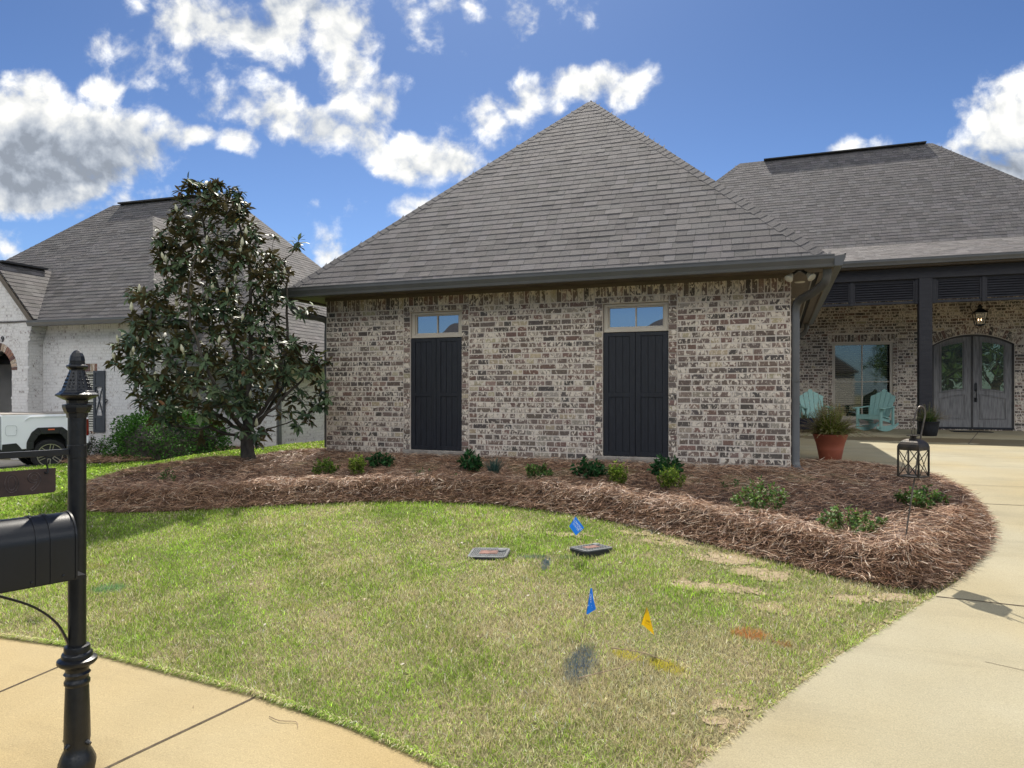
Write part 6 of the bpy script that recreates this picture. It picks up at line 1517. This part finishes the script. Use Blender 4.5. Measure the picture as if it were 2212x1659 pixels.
# ------------------------------------------------------------------ pickup truck
TRD = 17.6; _xc = (108-1106)/1533*TRD; TRX, TRY = CAM.x+_xc*.9357-TRD*.3528, CAM.y+_xc*.3528+TRD*.9357
TR = thing('pickup_truck', 'white pickup truck with black wheel arch flares parked by the white brick house', 'pickup truck', (TRX, TRY, -.955), R(65.7))
M_paint = pmat("white car paint", (.80, .82, .85), (.78, .80, .83), 2, .25, spec=.6)
M_flare = pmat("black textured plastic", (.015, .017, .016), None, 20, .6)
M_tyre = pmat("tyre rubber", (.014, .014, .015), None, 30, .85, bump=.5, bscale=60)
M_alu = pmat("machined alloy", (.50, .47, .38), (.35, .33, .27), 5, .3, metal=.7)
M_red = pmat("tail lamp red", (.22, .004, .012), (.12, .003, .008), 10, .15, spec=.7); M_or = pmat("orange marker lens", (.75, .14, .05), None, 10, .3)
def archcut(xc, zt=1.02, hw=.66): return [(xc+hw+.02, .55), (xc+hw-.03, .78), (xc+hw-.22, .97), (xc+.38, zt+.02), (xc-.38, zt+.02), (xc-hw+.22, .97), (xc-hw+.03, .78), (xc-hw-.02, .55)]
fw = -3.95
body = [(1.34, .60), (1.36, .80), (1.355, 1.43), (1.30, 1.455), (-1.58, 1.445), (-1.58, .585)]
bed = [(1.35, .66), (1.37, .85), (1.36, 1.40), (1.33, 1.445), (-1.585, 1.445), (-1.585, .58), (-.70, .58)]+[(x, z) for x, z in archcut(0)[::-1]]+[(.70, .60)]
class KB(MB):
    def build(s, *a, **k):
        for i, (x, y, z) in enumerate(s.v):
            x = x*.625 if x > -1.6 else -1.0+(x+1.6)*.9
            s.v[i] = (x, y*.93, z*.96)
        return MB.build(s, *a, **k)
def tumble(b_, y0=0.0, wd=2.0):
    for i, v in enumerate(b_.v):
        x, y, z = v; s_ = .05*sstep(1.0, 1.5, z)
        b_.v[i] = (x, y+(float(s_) if y < wd/2 else -float(s_)), z)
b = KB(); b.prism(bed, (0, 0, 0), (1, 0, 0), (0, 0, 1), (0, 2.0, 0)); tumble(b); bo_ = b.build('body', M_paint, TR, smooth=True, bevel=.025, ang=30)
cab = [(-1.60, .58), (-1.60, 1.48), (-1.66, 1.52), (-1.95, 2.02), (-3.0, 2.08), (-3.35, 2.02), (-4.05, 1.52), (-5.35, 1.42), (-5.55, 1.30), (-5.6, .70)]+[(x, z) for x, z in archcut(-4.62)[::-1]][0:0]+[(-5.25, .62), (-5.22, .8), (-5.0, 1.02), (-4.25, 1.02), (-4.02, .8), (-4.0, .6)]
b = KB(); b.prism(cab, (0, .01, 0), (1, 0, 0), (0, 0, 1), (0, 1.98, 0)); tumble(b); b.build('cab', M_paint, TR, smooth=True, bevel=.03, ang=30)
b = KB(); b.prism([(-1.95, 1.56), (-2.12, 1.94), (-2.62, 1.96), (-2.62, 1.56)], (0, .03, 0), (1, 0, 0), (0, 0, 1), (0, .03, 0)); b.prism([(-2.7, 1.56), (-2.7, 1.96), (-3.2, 1.93), (-3.75, 1.56)], (0, .03, 0), (1, 0, 0), (0, 0, 1), (0, .03, 0)); b.build('side_window', M_glass, TR)
b = KB(); b.prism([(-1.66, 1.53), (-1.95, 2.0), (-1.93, 2.0), (-1.63, 1.53)], (0, .2, 0), (1, 0, 0), (0, 0, 1), (0, 1.6, 0)); b.build('rear_window', M_glass, TR)
b = KB(); b.box(-1.55, 1.28, .10, 1.90, 1.44, 1.475); b.build('bed_cover', pmat("tan bed cover", (.30, .27, .23), (.25, .225, .19), 8, .7), TR, bevel=.01)
for xc, nm in ((0, 1), (-4.62, 1)):
    b = KB(); o_ = archcut(xc); hw = .66
    i_ = [(xc+.56, .58), (xc+.54, .76), (xc+.40, .90), (xc+.30, .945), (xc-.30, .945), (xc-.40, .90), (xc-.54, .76), (xc-.56, .58)]
    e_ = [(xc+.80, .52), (xc+.78, .76), (xc+.62, 1.0), (xc+.42, 1.115), (xc-.42, 1.115), (xc-.62, 1.0), (xc-.78, .76), (xc-.80, .52)]
    for k in range(7): b.prism([i_[k], i_[k+1], e_[k+1], e_[k]], (0, -.045, 0), (1, 0, 0), (0, 0, 1), (0, .12, 0))
    fl = b.build('wheel_flare', M_flare, TR, bevel=.012)
    b = KB(); b.box(xc-.08, xc+.14, -.052, -.044, 1.045, 1.075); b.build('side_marker', M_or, fl)
    b = KB(); b.box(xc-.68, xc+.68, .25, 1.75, .55, 1.03); b.build('wheel_well', M_vent, TR)
def wheel(x, y):
    b = MB(); b.T = Matrix.Translation((x, y, .38)) @ Matrix.Rotation(R(90), 4, 'X')
    b.lathe([(.262, -.12), (.35, -.125), (.377, -.09), (.380, -.05), (.380, .05), (.377, .09), (.35, .125), (.262, .12)], (0, 0, 0), 48, rib=lambda k, z: 1+(.012 if (k % 2) and abs(z) < .12 else 0))
    ty = b.build('wheel', M_tyre, TR, smooth=True, ang=40)
    b = MB(); b.T = Matrix.Translation((x, y, .38)) @ Matrix.Rotation(R(90), 4, 'X')
    for i in range(40):
        a0, a1 = 2*math.pi*i/40, 2*math.pi*(i+1)/40
        b.prism([(math.cos(t)*r_, math.sin(t)*r_) for t, r_ in ((a0, .262), (a1, .262), (a1, .28), (a0, .28))], (0, 0, .115), (1, 0, 0), (0, 1, 0), (0, 0, .022))
    for k in range(6):
        a_ = R(60*k+20)
        for da in (-.13, .13):
            p0 = (math.cos(a_+da*2.2)*.10, math.sin(a_+da*2.2)*.10, .118); p1 = (math.cos(a_+da)*.265, math.sin(a_+da)*.265, .128); b.bar(p0, p1, .020, .016)
        b.bar((math.cos(a_-.28)*.10, math.sin(a_-.28)*.10, .118), (math.cos(a_+.28)*.10, math.sin(a_+.28)*.10, .118), .018, .014)
    b.build('rim', M_alu, ty)
    b = MB(); b.T = Matrix.Translation((x, y, .38)) @ Matrix.Rotation(R(90), 4, 'X'); b.lathe([(.265, .06), (.265, .10), (.1, .105), (.06, .12), (.001, .125)], (0, 0, 0), 32); b.build('hub', M_flare, ty)
for x in (0, -3.72):
    for y in (.12, 1.74): wheel(x, y)
b = KB(); b.prism([(1.15, 1.29), (1.35, 1.31), (1.365, 1.18), (1.365, .90), (1.33, .86), (1.27, .88), (1.19, 1.12)], (0, -.012, 0), (1, 0, 0), (0, 0, 1), (0, .10, 0)); tl = b.build('tail_light', M_red, TR, bevel=.006)
b = KB(); b.prism([(1.15, 1.29), (1.35, 1.31), (1.365, 1.18), (1.365, .90), (1.33, .86), (1.27, .88), (1.19, 1.12)], (0, 1.91, 0), (1, 0, 0), (0, 0, 1), (0, .10, 0)); b.build('tail_light', M_red, TR, bevel=.006)
b = KB(); b.box(1.22, 1.42, .05, 1.95, .50, .655); b.box(1.30, 1.48, .02, 1.98, .60, .68); b.build('bumper', M_flare, TR, bevel=.02)
b = KB(); pts = [Vector((-1.28+x, -.001, 1.06+z)) for x, z in rrect(.36, .25, .07, 4)]; b.tube(pts+[pts[0]], .004, 4, cap=False); b.lathe([(.001, 0), (.018, .005), (.001, .01)], (-1.12, -.008, 1.06), 10); b.build('fuel_door', pmat("panel gap", (.25, .27, .30), None, 5, .5), TR)
b = KB(); b.prism([(-1.58, .58), (-1.56, .72), (-1.12, .74), (-1.02, .66), (-.92, .56), (-1.0, .5), (-4.0, .5), (-4.0, .58)], (0, -.03, 0), (1, 0, 0), (0, 0, 1), (0, .10, 0)); b.build('running_board', M_flare, TR)
b = KB(); b.tube(curve([(-.82, .012, 1.30), (-.72, .004, 1.365), (-.45, .0, 1.395), (1.1, .0, 1.40)], 5), .011, 6); b.build('body_crease', M_paint, TR, smooth=True)
b = KB(); b.box(-5.2, 1.2, .3, 1.7, .42, .60); b.build('chassis', M_vent, TR)

# ------------------------------------------------------------------ across the street (seen in the glass)
M_froof = pmat('dark far roof', (.05, .045, .045), None, 5, .95, spec=.1)
def far_house(x0, x1, y0, y1, ze, zg, label, wallc):
    T = thing('opposite_house', label, 'house', ((x0+x1)/2, y1, zg)); ox, oy = (x0+x1)/2, y1
    mw = pmat('far wall '+label[:5], wallc, tuple(c*.85 for c in wallc), 3, .9)
    b = MB(); b.box(x0-ox, x1-ox, y0-oy, 0, 0, ze); b.build('wall', mw, T)
    b = MB(); k = (y1-y0)/2+.4; X0, X1, Y0, Y1 = x0-.4-ox, x1+.4-ox, y0-.4-oy, .4; rz_ = ze+k*.85
    A_, B_, C_, D_, E_, F_ = (X0, Y0, ze), (X1, Y0, ze), (X1, Y1, ze), (X0, Y1, ze), (X0+k, (Y0+Y1)/2, rz_), (X1-k, (Y0+Y1)/2, rz_)
    b.add([A_, B_, C_, D_, E_, F_], [(0, 1, 5, 4), (1, 2, 5), (2, 3, 4, 5), (3, 0, 4), (3, 2, 1, 0)]); b.build('roof', M_froof, T)
    for fx in (.15, .38, .75):
        wx = X0+(X1-X0)*fx; b = MB(); b.box(wx, wx+1.3, .01, .06, .9, 2.5); b.build('window', M_glassd, T)
    b = MB(); wx = X0+(X1-X0)*.56; b.box(wx, wx+1.1, .01, .06, .05, 2.2); b.build('door', M_beam, T)
far_house(-27, -13, -44, -35, 3.0, -.7, 'grey roofed house across the street seen only in the window glass', (.25, .24, .22))
far_house(-11, 6, -44, -36, 3.0, -.35, 'white house across the street mirrored in the porch window', (.40, .38, .36))
def back_tree(x, y, h, w, lab):
    T = thing('broadleaf_tree', lab, 'tree', (x, y, -.9), 0, 'trees across the street')
    b = MB(); b.tube([(0, 0, 0), (.1, 0, h*.3), (0, .1, h*.6)], [.18, .13, .05], 8)
    for i in range(5): a_ = i*1.26; b.tube([(0, 0, h*.28), (math.cos(a_)*w*.2, math.sin(a_)*w*.2, h*.5), (math.cos(a_)*w*.36, math.sin(a_)*w*.36, h*.68)], [.09, .05, .02], 6)
    b.build('trunk', M_bark, T)
    n = 5200; v = rvec(n); cl = rvec(40)*RNG.uniform(.3, 1, (40, 1)); i = RNG.integers(0, 40, n); p = cl[i]+v*RNG.uniform(.05, .33, (n, 1)); p = p*np.array([w/2, w/2, h*.36])+np.array([0, 0, h*.62])
    leaves('crown', p, rvec(n), rvec(n), RNG.uniform(.2, .4, n), RNG.uniform(.12, .22, n), pick([(.05, .10, .03), (.08, .14, .04), (.03, .06, .02)], [4, 3, 3], n), M_shrub, T, 'rhomb')
for a_ in ((10, -27, 7, 7, 'nearest leafy tree across the street, beside the white house'), (14.5, -28, 8, 8, 'leafy tree mirrored in the middle of the double door'), (19, -30, 7.5, 8, 'leafy tree across the street right of the pair mirrored in the door'), (12, -36, 9, 9, 'tallest leafy tree behind the others across the street'), (23, -34, 8, 8, 'outermost leafy tree across the street'), (-12, -30, 6, 5, 'small leafy tree between the two houses across the street')): back_tree(*a_)
T = None
print('meshes', len([o for o in COL.objects if o.type == 'MESH']))
